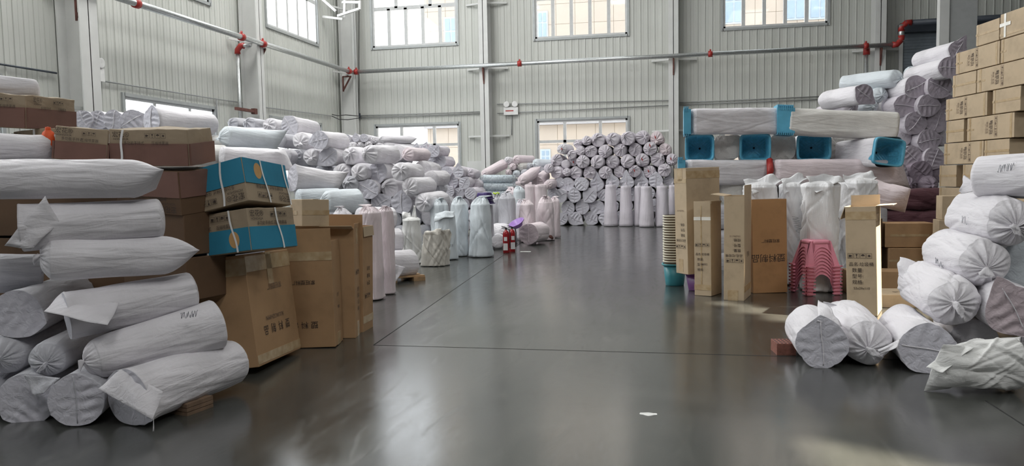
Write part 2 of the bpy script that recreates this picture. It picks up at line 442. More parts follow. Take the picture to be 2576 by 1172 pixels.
def knot_mesh(r, seed, n=14):
    rng = np.random.RandomState(seed); V = []; F = []
    prof = [(0.17, -0.10), (0.085, -0.01), (0.075, 0.05), (0.10, 0.10), (0.15, 0.17), (0.20, 0.24), (0.12, 0.27), (0.02, 0.22)]
    bx, by = rng.uniform(-.5, .5), rng.uniform(-.9, .1); k5 = rng.randint(3, 6); p = rng.rand()*6.3
    ax = rng.uniform(0, 3.14)
    for j, (rr, z) in enumerate(prof):
        b = max(0, z)**1.4*2.2
        for k in range(n):
            a = 2*math.pi*k/n; q = rr*(1+0.22*math.sin(k5*a+p)*(j > 2))
            x, y = q*math.cos(a)*(1.35 if j > 2 else 1), q*math.sin(a)*(0.55 if j > 3 else 1)
            X = x*math.cos(ax)-y*math.sin(ax); Y = x*math.sin(ax)+y*math.cos(ax)
            V.append(((X+bx*b)*r, (Y+by*b)*r, z*r))
    for j in range(len(prof)-1):
        for k in range(n):
            a = j*n+k; b = j*n+(k+1) % n; F.append((a, b, b+n, a+n))
    F.append(tuple(range((len(prof)-1)*n, len(prof)*n)))
    return V, F

def basis_for(A, B, twist=0.0):
    z = (Vector(A)-Vector(B)).normalized()
    up = Vector((0, 0, 1)) if abs(z.z) < 0.9 else Vector((-CF[0], -CF[1], 0)).normalized()*(1 if z.z > 0 else -1)
    x = up.cross(z).normalized(); y = z.cross(x)
    M = Matrix((x, y, z)).transposed().to_4x4()
    if twist: M = M @ Matrix.Rotation(twist, 4, 'Z')
    return M

def roll(A, B, rA, rB, ends, label, group=None, tone='white', q=1, ang=90, amp=0.25, seam=True, wr=1.0, sq=2.0, sag=0.07,
         neck=None, knots=True, cat='sack', name='sack_roll', twist=0.0, endmat=None, bow=0.0, oval=1.0, dm=None):
    SEED[0] += 7; sd = SEED[0]
    A = Vector(A); B = Vector(B); L = (A-B).length
    Rm = basis_for(A, B, twist)
    low = (A+B)/2; root_loc = Vector((low.x, low.y, min(A.z-rA, B.z-rB) if abs((A-B).normalized().z) < .8 else min(A.z, B.z)))
    root = empty(name, Matrix.Translation(root_loc) @ Rm)
    tag(root, label, cat, group)
    loc = Rm.inverted() @ (A-root_loc)
    Ml = Matrix.Translation(loc)
    mats = {'white': ['white_cloth', 'end_cloth'], 'blue': ['bluish_cloth', 'end_cloth'], 'pink': ['pink_cloth', 'pink_end_cloth'], 'grey': ['grey_cloth', 'end_cloth'],
            'lilac': ['lilac_cloth', 'end_cloth'], 'plum': ['lilac_cloth', 'plum_end_cloth'], 'plumdark': ['plum_cloth', 'plum_cloth'], 'maroon': ['maroon_cloth', 'maroon_cloth'], 'cream': ['cream_cloth', 'cream_cloth'],
            'poly': ['poly_sack', 'poly_sack'], 'tan': ['tan_sack', 'tan_sack'], 'whiteplum': ['white_cloth', 'plum_end_cloth'], 'whitepink': ['white_cloth', 'pink_end_cloth'], 'sheet': ['sheet_white', 'sheet_white']}[tone]
    V, F, mi, kA, kB = roll_mesh(L, rA, rB, ends[0], ends[1], sd, q, R(ang), amp, mats, wr, sq, sag, neck, bow, oval, dm)
    mesh_obj('cloth_cover', V, F, None, root, True, mats, mi, Ml)
    if ends[0] == 'T' and knots:
        kv, kf = knot_mesh(rA*1.1, sd, 20 if q > 1 else 10)
        if abs((A-B).normalized().z) > .8: kv = [(x_*2.3, y_*2.3, z_*0.85) for x_, y_, z_ in kv]
        mesh_obj('tied_knot', kv, kf, mats[0], root, True, M=Ml @ Matrix.Translation((kA[0], kA[1], kA[2])))
    if ends[1] == 'T' and knots and q > 1:
        kv, kf = knot_mesh(rB*0.95, sd+3, 18)
        mesh_obj('tied_knot', kv, kf, mats[0], root, True, M=Ml @ Matrix.Translation((kB[0], kB[1], -L-kB[2])) @ Matrix.Rotation(math.pi, 4, 'X'))
    if ends[0] == 'F' and seam:
        mb = MB(); a = R(ang); c, s_ = math.cos(a), math.sin(a); npt = 9
        pts = []
        for i in range(npt):
            f = -0.93+(1.90)*i/(npt-1)
            wv = 0.03*math.sin(3*f+sd)*rA
            pts.append((c*f*rA-s_*wv, s_*f*rA*(1 if s_*f > -0.5 else 1-sag)+c*wv, 0.045*rA*(1-f*f)+0.035*rA*(0.6 if abs(f) < .9 else .4)))
        mb.tube(pts, [(0.022 if q > 1 else 0.036)*rA]*npt, 6)
        mb.build('seam', mats[0], root, True, Ml)
    return root

def cloth_flap(parent_root, pts, mat='white_cloth', name='loose_flap', n=10, puff=0.02, thick=0.003, seed=1):
    """a hanging or sticking-out corner of cloth between three or four world points (a,b,c,d around)"""
    a, b, c = [Vector(p) for p in pts[:3]]; d = Vector(pts[3]) if len(pts) > 3 else c
    nrm = (b-a).cross(c-a).normalized(); rng = random.Random(seed); V = []; F = []
    for side in (0, 1):
        for i in range(n+1):
            for j in range(n+1):
                u, v = i/n, j/n
                p = (a*(1-u)+b*u)*(1-v)+(d*(1-u)+c*u)*v
                h = puff*(math.sin(u*9+seed)*0.4+math.sin(v*6+u*4+seed*2)*0.5+math.sin(math.pi*u)*math.sin(math.pi*v)*1.2)
                V.append(p+nrm*(h+side*thick))
    m = (n+1)*(n+1)
    for side in (0, 1):
        for i in range(n):
            for j in range(n):
                k = side*m+i*(n+1)+j; f = (k, k+1, k+n+2, k+n+1); F.append(f if side == 0 else f[::-1])
    edge = [i*(n+1) for i in range(n+1)]+[n*(n+1)+j for j in range(1, n+1)]+[i*(n+1)+n for i in range(n-1, -1, -1)]+[j for j in range(n-1, 0, -1)]
    for k in range(len(edge)):
        p, q_ = edge[k], edge[(k+1) % len(edge)]; F.append((p, q_, q_+m, p+m))
    inv = parent_root.matrix_world.inverted()
    return mesh_obj(name, [inv @ v for v in V], F, mat, parent_root, True)

def scribble(root, world_pt, direction, updir, normal, size, seed, name='handwriting'):
    """a few marker strokes lying on the cloth"""
    rng = random.Random(seed); mb = MB(); x = 0
    d, u, nn = Vector(direction).normalized(), Vector(updir).normalized(), Vector(normal).normalized()
    inv = root.matrix_world.inverted()
    for g in range(5):
        w = size*rng.uniform(.12, .2); pts = []
        ph = rng.random()*6; k = rng.choice([1, 1.5, 2])
        for i in range(9):
            t = i/8
            pts.append(inv @ (Vector(world_pt)+d*(x+w*t+0.02*size*math.sin(9*t+ph))+u*size*0.16*math.sin(k*6.28*t+ph)+nn*0.004))
        mb.tube(pts, 0.0014, 5); x += w*1.05
    return mb.build(name, 'marker', root)

def heap(phrase, rows, d, group, yaw=0, L=1.25, q=1, tone='white', dstep=0.0, rowword='row down', start=0, tilt=0, dm=None):
    """rows of end-on rolls from the top down; entry: x, y, radius in pixels, end letter, then options"""
    rnd = random.Random(len(phrase)*7+int(d*10))
    for ri, row in enumerate(rows):
        row = sorted(row, key=lambda e: e[0])
        for ci, e in enumerate(row):
            x, y, r, end = e[:4]; o = e[4] if len(e) > 4 else {}
            dd = o.get('d', d+dstep*(len(rows)-1-ri)+rnd.uniform(-.12, .12))
            rm = r*dd/FPX; A = P(x, y, dd); yw = R(o.get('yaw', yaw)+rnd.uniform(-3, 3)); ll = o.get('L', L)*rnd.uniform(.95, 1.05)
            if end == 'F': A = A  # flat disc plane
            pt = R(o.get('tilt', tilt)+rnd.uniform(-1.5, 1.5))
            B = A+Vector((math.sin(yw)*math.cos(pt), math.cos(yw)*math.cos(pt), math.sin(pt)))*ll
            t = o.get('t', tone); ang = o.get('a', rnd.choice([70, 90, 110, 200, 250, 280, 320, 30])); amp = o.get('amp', rnd.uniform(0.05, 0.3))
            word = {'F': 'flat seamed end', 'T': 'tied gathered end', 'D': 'rounded end', 'P': 'pinched end'}[end]
            tn = {'white': 'white', 'blue': 'bluish white', 'pink': 'pinkish white', 'grey': 'grey', 'lilac': 'lilac white', 'plum': 'lilac grey', 'plumdark': 'dark plum', 'whiteplum': 'white', 'whitepink': 'white', 'cream': 'cream'}[t]
            if len(rows) > 1: lab = '%s roll, %s, %s from left, %s %s, %s' % (tn, word, ORD[ci], ORD[ri+start], rowword, phrase)
            else: lab = '%s roll, %s, %s from left in %s' % (tn, word, ORD[ci], phrase)
            rt = roll(A, B, rm, rm*o.get('k', rnd.uniform(.92, 1.04)), end+o.get('e', 'D'), lab, group, t, o.get('q', q), ang, amp*1.35, wr=o.get('wr', 1.3), dm=dm)
            if 'red' in o:
                mb = MB(); c = A+Vector((0, -0.5, 0))*rm
                inv = rt.matrix_world.inverted()
                pts = [inv @ (A+Vector((o['red'][0]*rm+dx*rm, -0.42*rm-.02, o['red'][1]*rm+dz*rm))) for dx, dz in ((-.1, .25), (.0, .0), (.07, -.25))]
                mb.tube(pts, [0.004, 0.020, 0.006], 6); mb.build('red_tub_edge', 'red_paint', rt)

# ------------------------------------------------------------------ cartons
TXT = {}
def text_mesh(s):
    if s not in TXT:
        cu = bpy.data.curves.new('t', 'FONT'); cu.body = s; cu.size = 1.0; cu.align_x = 'CENTER'; cu.align_y = 'CENTER'
        to = bpy.data.objects.new('t', cu); COL.objects.link(to); bpy.context.view_layer.update()
        me = bpy.data.meshes.new_from_object(to.evaluated_get(bpy.context.evaluated_depsgraph_get()))
        bpy.data.objects.remove(to)
        vs = [v.co.copy() for v in me.vertices]; fs = [tuple(p.vertices) for p in me.polygons]
        TXT[s] = (vs, fs)
    return TXT[s]
ICONS = {}
def icon_mb(n=4, up=True):
    mb = MB(); t = 0.045
    for i in range(n):
        cx = i*1.15
        mb.box(cx-.5, cx+.5, .5-t, .5, 0, .01); mb.box(cx-.5, cx+.5, -.5, -.5+t, 0, .01)
        mb.box(cx-.5, cx-.5+t, -.5, .5, 0, .01); mb.box(cx+.5-t, cx+.5, -.5, .5, 0, .01)
        k = i % 4
        if k == 0:    # mug / hand mark
            mb.box(cx-.3, cx+.12, -.2, .2, 0, .01); mb.box(cx+.12, cx+.3, -.08, .12, 0, .01); mb.box(cx-.35, cx+.3, -.35, -.28, 0, .01)
        elif k == 1:  # glass
            mb.add([(cx-.2, .35, .01), (cx+.2, .35, .01), (cx+.06, -.05, .01), (cx-.06, -.05, .01)], [(0, 3, 2, 1)])
            mb.box(cx-.03, cx+.03, -.3, -.05, 0, .01); mb.box(cx-.15, cx+.15, -.36, -.29, 0, .01)
        elif k == 2:  # umbrella
            pts = [(cx+.34*math.cos(a), .34*math.sin(a), .01) for a in [math.pi*j/8 for j in range(9)]]
            mb.add(pts, [tuple(range(9))]); mb.box(cx-.02, cx+.02, -.32, 0, 0, .01)
        else:         # sun-like flower
            pts = [(cx+(.3 if j % 2 else .17)*math.cos(a), (.3 if j % 2 else .17)*math.sin(a), .01) for j, a in enumerate([2*math.pi*j/16 for j in range(16)])]
            mb.add(pts, [tuple(range(16))])
    return mb
def arrows_mb():
    mb = icon_mb(4)
    return mb

def face_frame(face, w, d, h):
    """matrix taking (u right, v up, n out) with origin at the face's lower left corner, plus its width and height"""
    if face == 'F': return Matrix(((1, 0, 0, -w/2), (0, 0, -1, -d/2), (0, 1, 0, 0), (0, 0, 0, 1))), w, h
    if face == 'R': return Matrix(((0, 0, 1, w/2), (1, 0, 0, -d/2), (0, 1, 0, 0), (0, 0, 0, 1))), d, h
    if face == 'L': return Matrix(((0, 0, -1, -w/2), (-1, 0, 0, d/2), (0, 1, 0, 0), (0, 0, 0, 1))), d, h
    if face == 'B': return Matrix(((-1, 0, 0, w/2), (0, 0, 1, d/2), (0, 1, 0, 0), (0, 0, 0, 1))), w, h
    return Matrix(((1, 0, 0, -w/2), (0, 1, 0, -d/2), (0, 0, 1, h), (0, 0, 0, 1))), w, d
def carton(label, fit, mat='carton_tan', group=None, tapes=(), texts=(), icons=(), open_top=False, flaps=(), bands=None, discs=(), straps=(), crumple=0.0, seed=0, name='cardboard_carton'):
    x, y, z, rx, ry, rz, w, d, h = fit
    M = Matrix.Translation((x, y, z)) @ Euler((R(rx), R(ry), R(rz)), 'XYZ').to_matrix().to_4x4()
    root = empty(name, M); tag(root, label, 'box', group)
    rng = random.Random(seed+int(abs(x)*1000))
    # body: subdivided box, softly bulged and bevelled
    bm = bmesh.new()
    bmesh.ops.create_cube(bm, size=1.0)
    for v in bm.verts: v.co = Vector((v.co.x*w, v.co.y*d, (v.co.z+.5)*h))
    if open_top:
        tops = [f for f in bm.faces if f.normal.z > .9]; bmesh.ops.delete(bm, geom=tops, context='FACES_ONLY')
    bmesh.ops.bevel(bm, geom=[e for e in bm.edges if not e.is_boundary], offset=0.006, segments=2, affect='EDGES', profile=0.5)
    if crumple:
        bmesh.ops.subdivide_edges(bm, edges=[e for e in bm.edges if e.calc_length() > .1], cuts=7, use_grid_fill=True)
        for v in bm.verts:
            k = 0.35+0.65*(v.co.z/h)**2
            nv = mnoise.noise_vector(v.co*6+Vector((seed, 0, 0)))+0.5*mnoise.noise_vector(v.co*15)
            v.co += nv*crumple*k
    me = bpy.data.meshes.new('box_body'); bm.to_mesh(me)
    names = [mat]
    me.materials.append(MATS[mat])
    bm.free()
    if open_top:
        b = bpy.data.objects.new('box_body', me); COL.objects.link(b); b.parent = root
        md = b.modifiers.new('wall', 'SOLIDIFY'); md.thickness = 0.006; md.offset = -1
    else:
        b = bpy.data.objects.new('box_body', me); COL.objects.link(b); b.parent = root
    e = 0.0022 + crumple*0.9
    if bands:                       # printed colour fields wrapped round the sides
        bm_, z0, z1 = bands; mb = MB()
        for f in 'FRLB':
            Mf, fw, fh = face_frame(f, w, d, h); mb.box(0.004, fw-.004, z0*h, z1*h, 0, e*.5 if not crumple else e, M=Mf)
        mb.build('printed_band', bm_, root)
    for (f, u, v, r) in discs:
        Mf, fw, fh = face_frame(f, w, d, h); mb = MB()
        mb.add([Mf @ Vector((u*fw+r*math.cos(a), v*fh+1.25*r*math.sin(a), e*1.2)) for a in [2*math.pi*k/28 for k in range(28)]], [tuple(range(28))])
        mb.build('printed_disc', 'print_orange', root)
    for t in tapes:
        f, u0, v0, u1, v1 = t[:5]; Mf, fw, fh = face_frame(f, w, d, h); mb = MB()
        mb.box(u0*fw, u1*fw, v0*fh, v1*fh, 0, e*1.3, M=Mf); mb.build('tape', t[5] if len(t) > 5 else 'tape', root)
    for t in texts:
        f, u, v, s, size, rot = t[:6]; ink = t[6] if len(t) > 6 else 'ink'; sx = t[7] if len(t) > 7 else 1.0
        Mf, fw, fh = face_frame(f, w, d, h); vs, fs = text_mesh(s)
        M2 = Mf @ Matrix.Translation((u*fw, v*fh, e*1.6)) @ Matrix.Rotation(R(rot), 4, 'Z') @ Matrix.Diagonal((size*sx, size, 1, 1))
        mesh_obj('printed_text', [M2 @ p for p in vs], fs, ink, root)
    for t in icons:
        f, u, v, size, rot = t[:5]; n = t[5] if len(t) > 5 else 4
        Mf, fw, fh = face_frame(f, w, d, h); mb = icon_mb(n)
        M2 = Mf @ Matrix.Translation((u*fw, v*fh, e*1.6)) @ Matrix.Rotation(R(rot), 4, 'Z') @ Matrix.Diagonal((size, size, 0.05, 1))
        mesh_obj('handling_marks', [M2 @ Vector(p) for p in mb.v], mb.f, t[6] if len(t) > 6 else 'ink', root)
    for (side, length, angle) in flaps:         # hinged at the top rim; angle 0 = straight up, 90 = flat outwards
        Mf, fw, fh = face_frame(side, w, d, h); mb = MB()
        Mh = Mf @ Matrix.Translation((0, fh, 0)) @ Matrix.Rotation(R(angle), 4, 'X')
        mb.box(0.004, fw-.004, 0, length, -0.006, 0, M=Mh)
        mb.build('flap', 'carton_tan' if angle > 60 else mat, root)
    for (f, u, lean) in straps:                 # white plastic strap down a face
        Mf, fw, fh = face_frame(f, w, d, h); mb = MB()
        n = 8
        for k in range(n):
            v0, v1 = k/n, (k+1)/n; c0 = u*fw+lean*(v0-.5)+.006*math.sin(v0*7); c1 = u*fw+lean*(v1-.5)+.006*math.sin(v1*7)
            a, q_ = e*1.4+.002, e*1.4+.004
            vs = [(c0-.008, v0*fh, a), (c0+.008, v0*fh, a), (c1+.008, v1*fh, a), (c1-.008, v1*fh, a), (c0-.008, v0*fh, q_), (c0+.008, v0*fh, q_), (c1+.008, v1*fh, q_), (c1-.008, v1*fh, q_)]
            mb.add([Mf @ Vector(v) for v in vs], [(0, 3, 2, 1), (4, 5, 6, 7), (0, 1, 5, 4), (2, 3, 7, 6), (1, 2, 6, 5), (0, 4, 7, 3)])
        mb.build('strap', 'strap_white', root)
    return root

# ------------------------------------------------------------------ the hall
XL, YB, XR, YF = -12.1, 28.0, 24.0, -22.0
def panel_piece(mb, a0, a1, z0, z1, conv, pitch=0.25, off=0.0):
    """profiled sheet between a0..a1 along the wall; conv(a, out, z) gives the world point"""
    if a1-a0 < .01 or z1-z0 < .01: return
    prof = []; a = math.floor(a0/pitch)*pitch
    prof.append((a0, 0))
    while a < a1:
        for da, o in ((0.0, 0), (0.008, 0.022), (0.030, 0.022), (0.038, 0), (0.13, 0.0), (0.134, -0.006), (0.142, -0.006), (0.146, 0)):
            if a0 < a+da < a1: prof.append((a+da, o))
        a += pitch
    prof.append((a1, 0))
    vs = []; fs = []
    for (p, o) in prof: vs += [conv(p, o, z0), conv(p, o, z1)]
    for i in range(len(prof)-1): fs.append((2*i, 2*i+2, 2*i+3, 2*i+1))
    mb.add(vs, fs)
def wall_with_holes(name, a_lo, a_hi, z_hi, holes, conv, back):
    mb = MB(); cuts = sorted(set([a_lo, a_hi]+[v for h in holes for v in h[:2]]))
    for a0, a1 in zip(cuts[:-1], cuts[1:]):
        am = (a0+a1)/2; hs = sorted([(h[2], h[3]) for h in holes if h[0] < am < h[1]]); z = 0
        for (h0, h1) in hs:
            panel_piece(mb, a0, a1, z, h0, conv); back(mb, a0, a1, z, h0); z = h1
        panel_piece(mb, a0, a1, z, z_hi, conv); back(mb, a0, a1, z, z_hi)
    return structure(mb.build(name, 'wall_panel'))
BW = [(-10.92, -7.53), (-4.58, -1.18), (2.13, 5.62)]
HI_Z = (6.62, 10.3); LO_Z = (1.35, 3.65)
holes_b = [(a, b, *HI_Z) for a, b in BW]+[(-10.9, -7.53, *LO_Z), (-4.56, -1.19, *LO_Z), (2.13, 5.62, *LO_Z)]
wall_with_holes('wall_back', XL, XR, ROOF_Z, holes_b, lambda a, o, z: (a, YB-o, z), lambda mb, a0, a1, z0, z1: mb.box(a0, a1, YB+.03, YB+.12, z0, z1))
LW = [(8.6, 12.1), (15.42, 19.02), (22.06, 25.66), (1.65, 5.15), (-5.35, -1.85)]
holes_l = [(a, b, 6.42, 10.1) for a, b in LW]+[(a, b, 1.35, 3.58) for a, b in LW]
wall_with_holes('wall_left', YF, YB, ROOF_Z, holes_l, lambda a, o, z: (XL+o, a, z), lambda mb, a0, a1, z0, z1: mb.box(XL-.12, XL-.03, a0, a1, z0, z1))
mb = MB()                                        # right wall, closed; the sun comes through slots added in the roof instead
panel_piece(mb, YF, YB, 0, ROOF_Z, lambda a, o, z: (XR-o, a, z)); mb.box(XR+.03, XR+.12, YF, YB, 0, ROOF_Z)
structure(mb.build('wall_right', 'wall_dim'))
mb = MB(); panel_piece(mb, XL, XR, 0, ROOF_Z, lambda a, o, z: (a, YF+o, z)); mb.box(XL, XR, YF-.12, YF-.03, 0, ROOF_Z)
structure(mb.build('wall_rear', 'wall_dim'))
mb = MB(); mb.box(XL-.2, XR+.2, YF-.2, YB+.2, -0.2, 0.0); structure(mb.build('floor', 'polished_concrete'))

# roof: solid sheets; the slots are added, placed to throw the sun patches
def sun_patch_slot(x0, y0, x1, y1, z=0.0):
    t = -(ROOF_Z-z)/SUN_DIR.z; dx, dy = -SUN_DIR.x*t, -SUN_DIR.y*t
    return (x0+dx, x1+dx, y0+dy, y1+dy)
SUN_PATCH_SLOTS = [sun_patch_slot(*q) for q in ((.60, 8.95, .85, 9.22), (.85, 8.45, 1.10, 9.02), (1.10, 8.0, 1.35, 8.80), (1.35, 7.6, 1.75, 8.85), (1.75, 8.3, 3.3, 8.85), (.80, 3.5, 1.0, 4.42), (1.0, 3.5, 1.2, 4.32), (1.2, 3.5, 1.4, 4.22), (1.4, 3.5, 1.75, 4.08), (1.75, 3.5, 2.2, 3.9))]
def roof(holes):
    mb = MB(); xs = sorted(set([XL-.2, XR+.2]+[v for h in holes for v in h[:2]]))
    for a0, a1 in zip(xs[:-1], xs[1:]):
        m = (a0+a1)/2; y = YF-.2
        for h in sorted([(h[2], h[3]) for h in holes if h[0] < m < h[1]]):
            mb.box(a0, a1, y, h[0], ROOF_Z, ROOF_Z+.12); y = h[1]
        mb.box(a0, a1, y, YB+.2, ROOF_Z, ROOF_Z+.12)
    return structure(mb.build('ceiling', 'wall_panel'))
roof(SUN_PATCH_SLOTS)

# floor saw cuts
def strip(name, p, q, w, mat, z=0.0012):
    p, q = Vector(p), Vector(q); d = (q-p).normalized(); s = Vector((-d.y, d.x, 0))*w/2; up = Vector((0, 0, z))
    mb = MB(); vs = [p-s, p+s, q+s, q-s]; mb.add([v for v in vs]+[v+up for v in vs], [(4, 7, 6, 5), (0, 1, 5, 4), (2, 3, 7, 6), (1, 2, 6, 5), (0, 4, 7, 3)])
    return structure(mb.build(name, mat))
J0 = on_floor(940, 868); J1 = on_floor(1960, 896); J2 = on_floor(1275, 636)
strip('trim_1', J0, J1+(J1-J0)*1.2, 0.010, 'joint_black')
strip('trim_2', J0, J2+(J2-J0)*0.6, 0.012, 'joint_black')
strip('trim_3', on_floor(2480, 1008), on_floor(2700, 1150), 0.010, 'joint_black')

def window(n, a0, a1, z0, z1, conv, kind):
    root = structure(empty('window_%d' % n, Vector(conv((a0+a1)/2, 0, z0))))
    inv = root.matrix_world.inverted()
    def bars(name, mat, lst):
        mb = MB()
        for (b0, b1, y0, y1, o0, o1) in lst:
            vs = [conv(b, o, z) for b in (b0, b1) for o in (o0, o1) for z in (y0, y1)]
            mb.add([inv @ Vector(v) for v in vs], [(0, 1, 3, 2), (4, 6, 7, 5), (0, 4, 5, 1), (2, 3, 7, 6), (0, 2, 6, 4), (1, 5, 7, 3)])
        return mb.build(name, mat, root)
    f = .07
    bars('surround_trim', 'window_alu', [(a0-.06, a0+.02, z0-.06, z1+.06, -.1, .05), (a1-.02, a1+.06, z0-.06, z1+.06, -.1, .05), (a0, a1, z1-.02, z1+.06, -.1, .05), (a0, a1, z0-.06, z0+.02, -.1, .05)])
    bars('frame', 'window_white', [(a0+.02, a0+.02+f, z0, z1, -.08, 0.0), (a1-.02-f, a1-.02, z0, z1, -.08, 0), (a0, a1, z1-f-.02, z1-.02, -.08, 0), (a0, a1, z0+.02, z0+f+.02, -.08, 0)])
    W = a1-a0; ms = []
    if kind == 'hi':
        zt = z0+1.47
        ms += [(a0+W*k/5-.06, a0+W*k/5+.06, z0, zt, -.10, -.005) for k in (1, 2, 3, 4)]
        ms += [(a0+W*k-.06, a0+W*k+.06, zt, z1, -.10, -.005) for k in (.29, .69)]
        ms += [(a0, a1, zt-.07, zt+.07, -.10, -.005), (a0, a1, z1-1.0, z1-.9, -.10, -.005)]
    else:
        zt = z1-.78
        ms += [(a0+W*k-.055, a0+W*k+.055, z0, z1, -.10, -.005) for k in (.31, .70)]
        ms += [(a0, a1, zt-.06, zt+.04, -.10, -.005)]
    bars('mullion', 'window_white', ms)
    bars('pane', 'pane_glass', [(a0+.05, a1-.05, z0+.05, z1-.05, -.045, -.037)])
n = 1
cb = lambda a, o, z: (a, YB-o, z)
cl = lambda a, o, z: (XL+o, a, z)
for a, b in BW: window(n, a, b, *HI_Z, cb, 'hi'); n += 1
for a, b in [(-10.9, -7.53), (-4.56, -1.19), (2.13, 5.62)]: window(n, a, b, *LO_Z, cb, 'lo'); n += 1
for a, b in LW: window(n, a, b, 6.42, 10.1, cl, 'hi'); n += 1
for a, b in LW: window(n, a, b, 1.35, 3.58, cl, 'lo'); n += 1

# blue roller door in the shaded right bay
d0, d1 = at_y(2268, 90, YB).x, at_y(2470, 90, YB).x
door = structure(empty('door_1', Vector(((d0+d1)/2, YB-.1, 0))))
mb = MB(); z = 0
while z < 6.1:
    mb.box(-(d1-d0)/2, (d1-d0)/2, -.03, .0, z, z+.09); mb.box(-(d1-d0)/2, (d1-d0)/2, -.015, .0, z+.09, z+.1); z += .1
mb.build('shutter', 'roller_blue', door)
mb = MB(); mb.box(-(d1-d0)/2-.15, (d1-d0)/2+3, -.35, .0, 6.12, 6.42); mb.build('shutter_box', 'dark_steel', door)
mb = MB(); mb.box(-(d1-d0)/2-.12, -(d1-d0)/2, -.08, .0, 0, 6.15); mb.build('side_rail', 'steel_white', door)

# steel columns standing off the walls
def steel_column(x, y, face, label, fl=.34, dp=.62):
    """H column; face = direction from the wall into the hall"""
    root = empty('steel_column', Vector((x, y, 0))); tag(root, label, 'column', 'white steel columns'); root['kind'] = 'structure'
    mb = MB()
    if face == 'y':
        mb.box(-fl/2, fl/2, -dp, -dp+.03, 0, ROOF_Z-.02); mb.box(-fl/2, fl/2, -.09, -.06, 0, ROOF_Z-.02); mb.box(-.012, .012, -dp, -.06, 0, ROOF_Z-.02)
        brs = [((-.012, -.3), (-.75, -.06)), ((.012, -.3), (.8, -.06))]
    else:
        mb.box(dp-.03, dp, -fl/2, fl/2, 0, ROOF_Z-.02); mb.box(.06, .09, -fl/2, fl/2, 0, ROOF_Z-.02); mb.box(.06, dp, -.012, .012, 0, ROOF_Z-.02)
        brs = [((.35, -.012), (.08, -.8)), ((.35, .012), (.08, .8))]
    mb.build('shaft', 'steel_white', root)
    for z in (3.12, 5.62, 8.0):
        for a, b in brs:
            m = MB(); m.tube([(a[0], a[1], z), (b[0], b[1], z)], .045, 4); m.build('girt_brace', 'steel_white', root)
    return root
steel_column(-6.4, YB, 'y', 'white steel column between the two left windows of the back wall')
steel_column(0.42, YB, 'y', 'white steel column right of the middle back window')
steel_column(7.15, YB, 'y', 'white steel column near the blue roller door')
steel_column(XL+.05, 27.45, 'x', 'white steel column in the left back corner')
steel_column(XL, 20.55, 'x', 'white steel column midway along the left wall with a pipe drop')
steel_column(XL, 13.75, 'x', 'nearest white steel column on the left wall, broad and bright', fl=.5)
# freestanding grey column and white post in front of the shutter
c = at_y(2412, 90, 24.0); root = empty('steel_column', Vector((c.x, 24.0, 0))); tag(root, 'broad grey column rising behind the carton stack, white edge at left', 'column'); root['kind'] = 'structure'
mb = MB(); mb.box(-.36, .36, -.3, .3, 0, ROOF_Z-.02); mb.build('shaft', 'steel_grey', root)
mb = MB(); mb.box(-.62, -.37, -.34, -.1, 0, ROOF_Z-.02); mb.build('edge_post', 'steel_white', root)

# corner bracing, top left
root = empty('roof_brace', P(880, 8, 27.5)); tag(root, 'white steel angle braces meeting above the left corner column', 'brace')
inv = root.matrix_world.inverted()
for a, b in [((800, -12, 27), (845, 28, 27)), ((850, 40, 27), (905, 22, 26.2)), ((812, 42, 27.3), (862, 48, 27.2)), ((868, -10, 27), (866, 45, 27)), ((862, 6, 27.2), (905, 6, 26.2)), ((905, 2, 26.2), (905, 24, 26.2))]:
    mb = MB(); mb.tube([inv @ P(*a), inv @ P(*b)], .055, 4); mb.build('strut', 'steel_white', root)

# ---- fire main: galvanised pipe with red couplings on brown brackets
PX = XL+.68
pipe = empty('fire_pipe', Vector((PX, YB-.7, 5.6))); tag(pipe, 'long galvanised sprinkler pipe with red couplings round the hall walls', 'pipe')
inv = pipe.matrix_world.inverted(); L_ = lambda v: inv @ Vector(v)
by = YB-.78
pc = Vector((PX, by, 5.64)); p_r = at_y(2255, 112, by); p_l = at_x(190, -40, PX)
mb = MB(); mb.tube([L_(p_l), L_((PX, by-.05, 5.62))], .075, 12); mb.build('pipe_run', 'galvanised', pipe, True)
mb = MB(); mb.tube([L_(pc), L_((p_r.x, by, p_r.z))], .075, 12); mb.build('pipe_run', 'galvanised', pipe, True)
up = at_y(2268, 62, by)
mb = MB(); mb.tube([L_((up.x, by, p_r.z+.1)), L_((up.x, by, up.z))], .09, 12); mb.build('riser', 'galvanised', pipe, True)
mb = MB(); mb.tube([L_((up.x+.1, by, up.z+.05)), L_((up.x+9, by, up.z+.1))], .09, 12); mb.build('pipe_run', 'dark_steel', pipe, True)
def elbow(a, b, c, r):
    pts = [Vector(a).lerp(Vector(b), t) for t in (0, .5)]+[Vector(b).lerp(Vector(c), t) for t in (.5, 1)]
    mb = MB(); mb.tube([L_(p) for p in pts], [r*1.1, r, r, r*1.1], 12); mb.build('red_elbow', 'red_paint', pipe, True)
elbow((p_r.x-.12, by, p_r.z), (up.x, by, p_r.z), (up.x, by, p_r.z+.28), .095)
elbow((up.x, by, up.z-.22), (up.x, by, up.z+.06), (up.x+.3, by, up.z+.05), .095)
def coupling(p, ax):
    a = Vector((.07, 0, 0)) if ax == 'x' else Vector((0, .07, 0))
    mb = MB(); p = Vector(p)
    mb.tube([L_(p-a), L_(p+a)], .105, 14); mb.tube([L_(p+Vector((0, 0, .08))), L_(p+Vector((0, 0, .16)))], .03, 6); mb.build('coupling', 'red_paint', pipe, True)
for px in (1307, 1787, 2178): v = at_y(px, 150, by); t = (v.x-pc.x)/(p_r.x-pc.x); coupling((v.x, by, pc.z+(p_r.z-pc.z)*t), 'x')
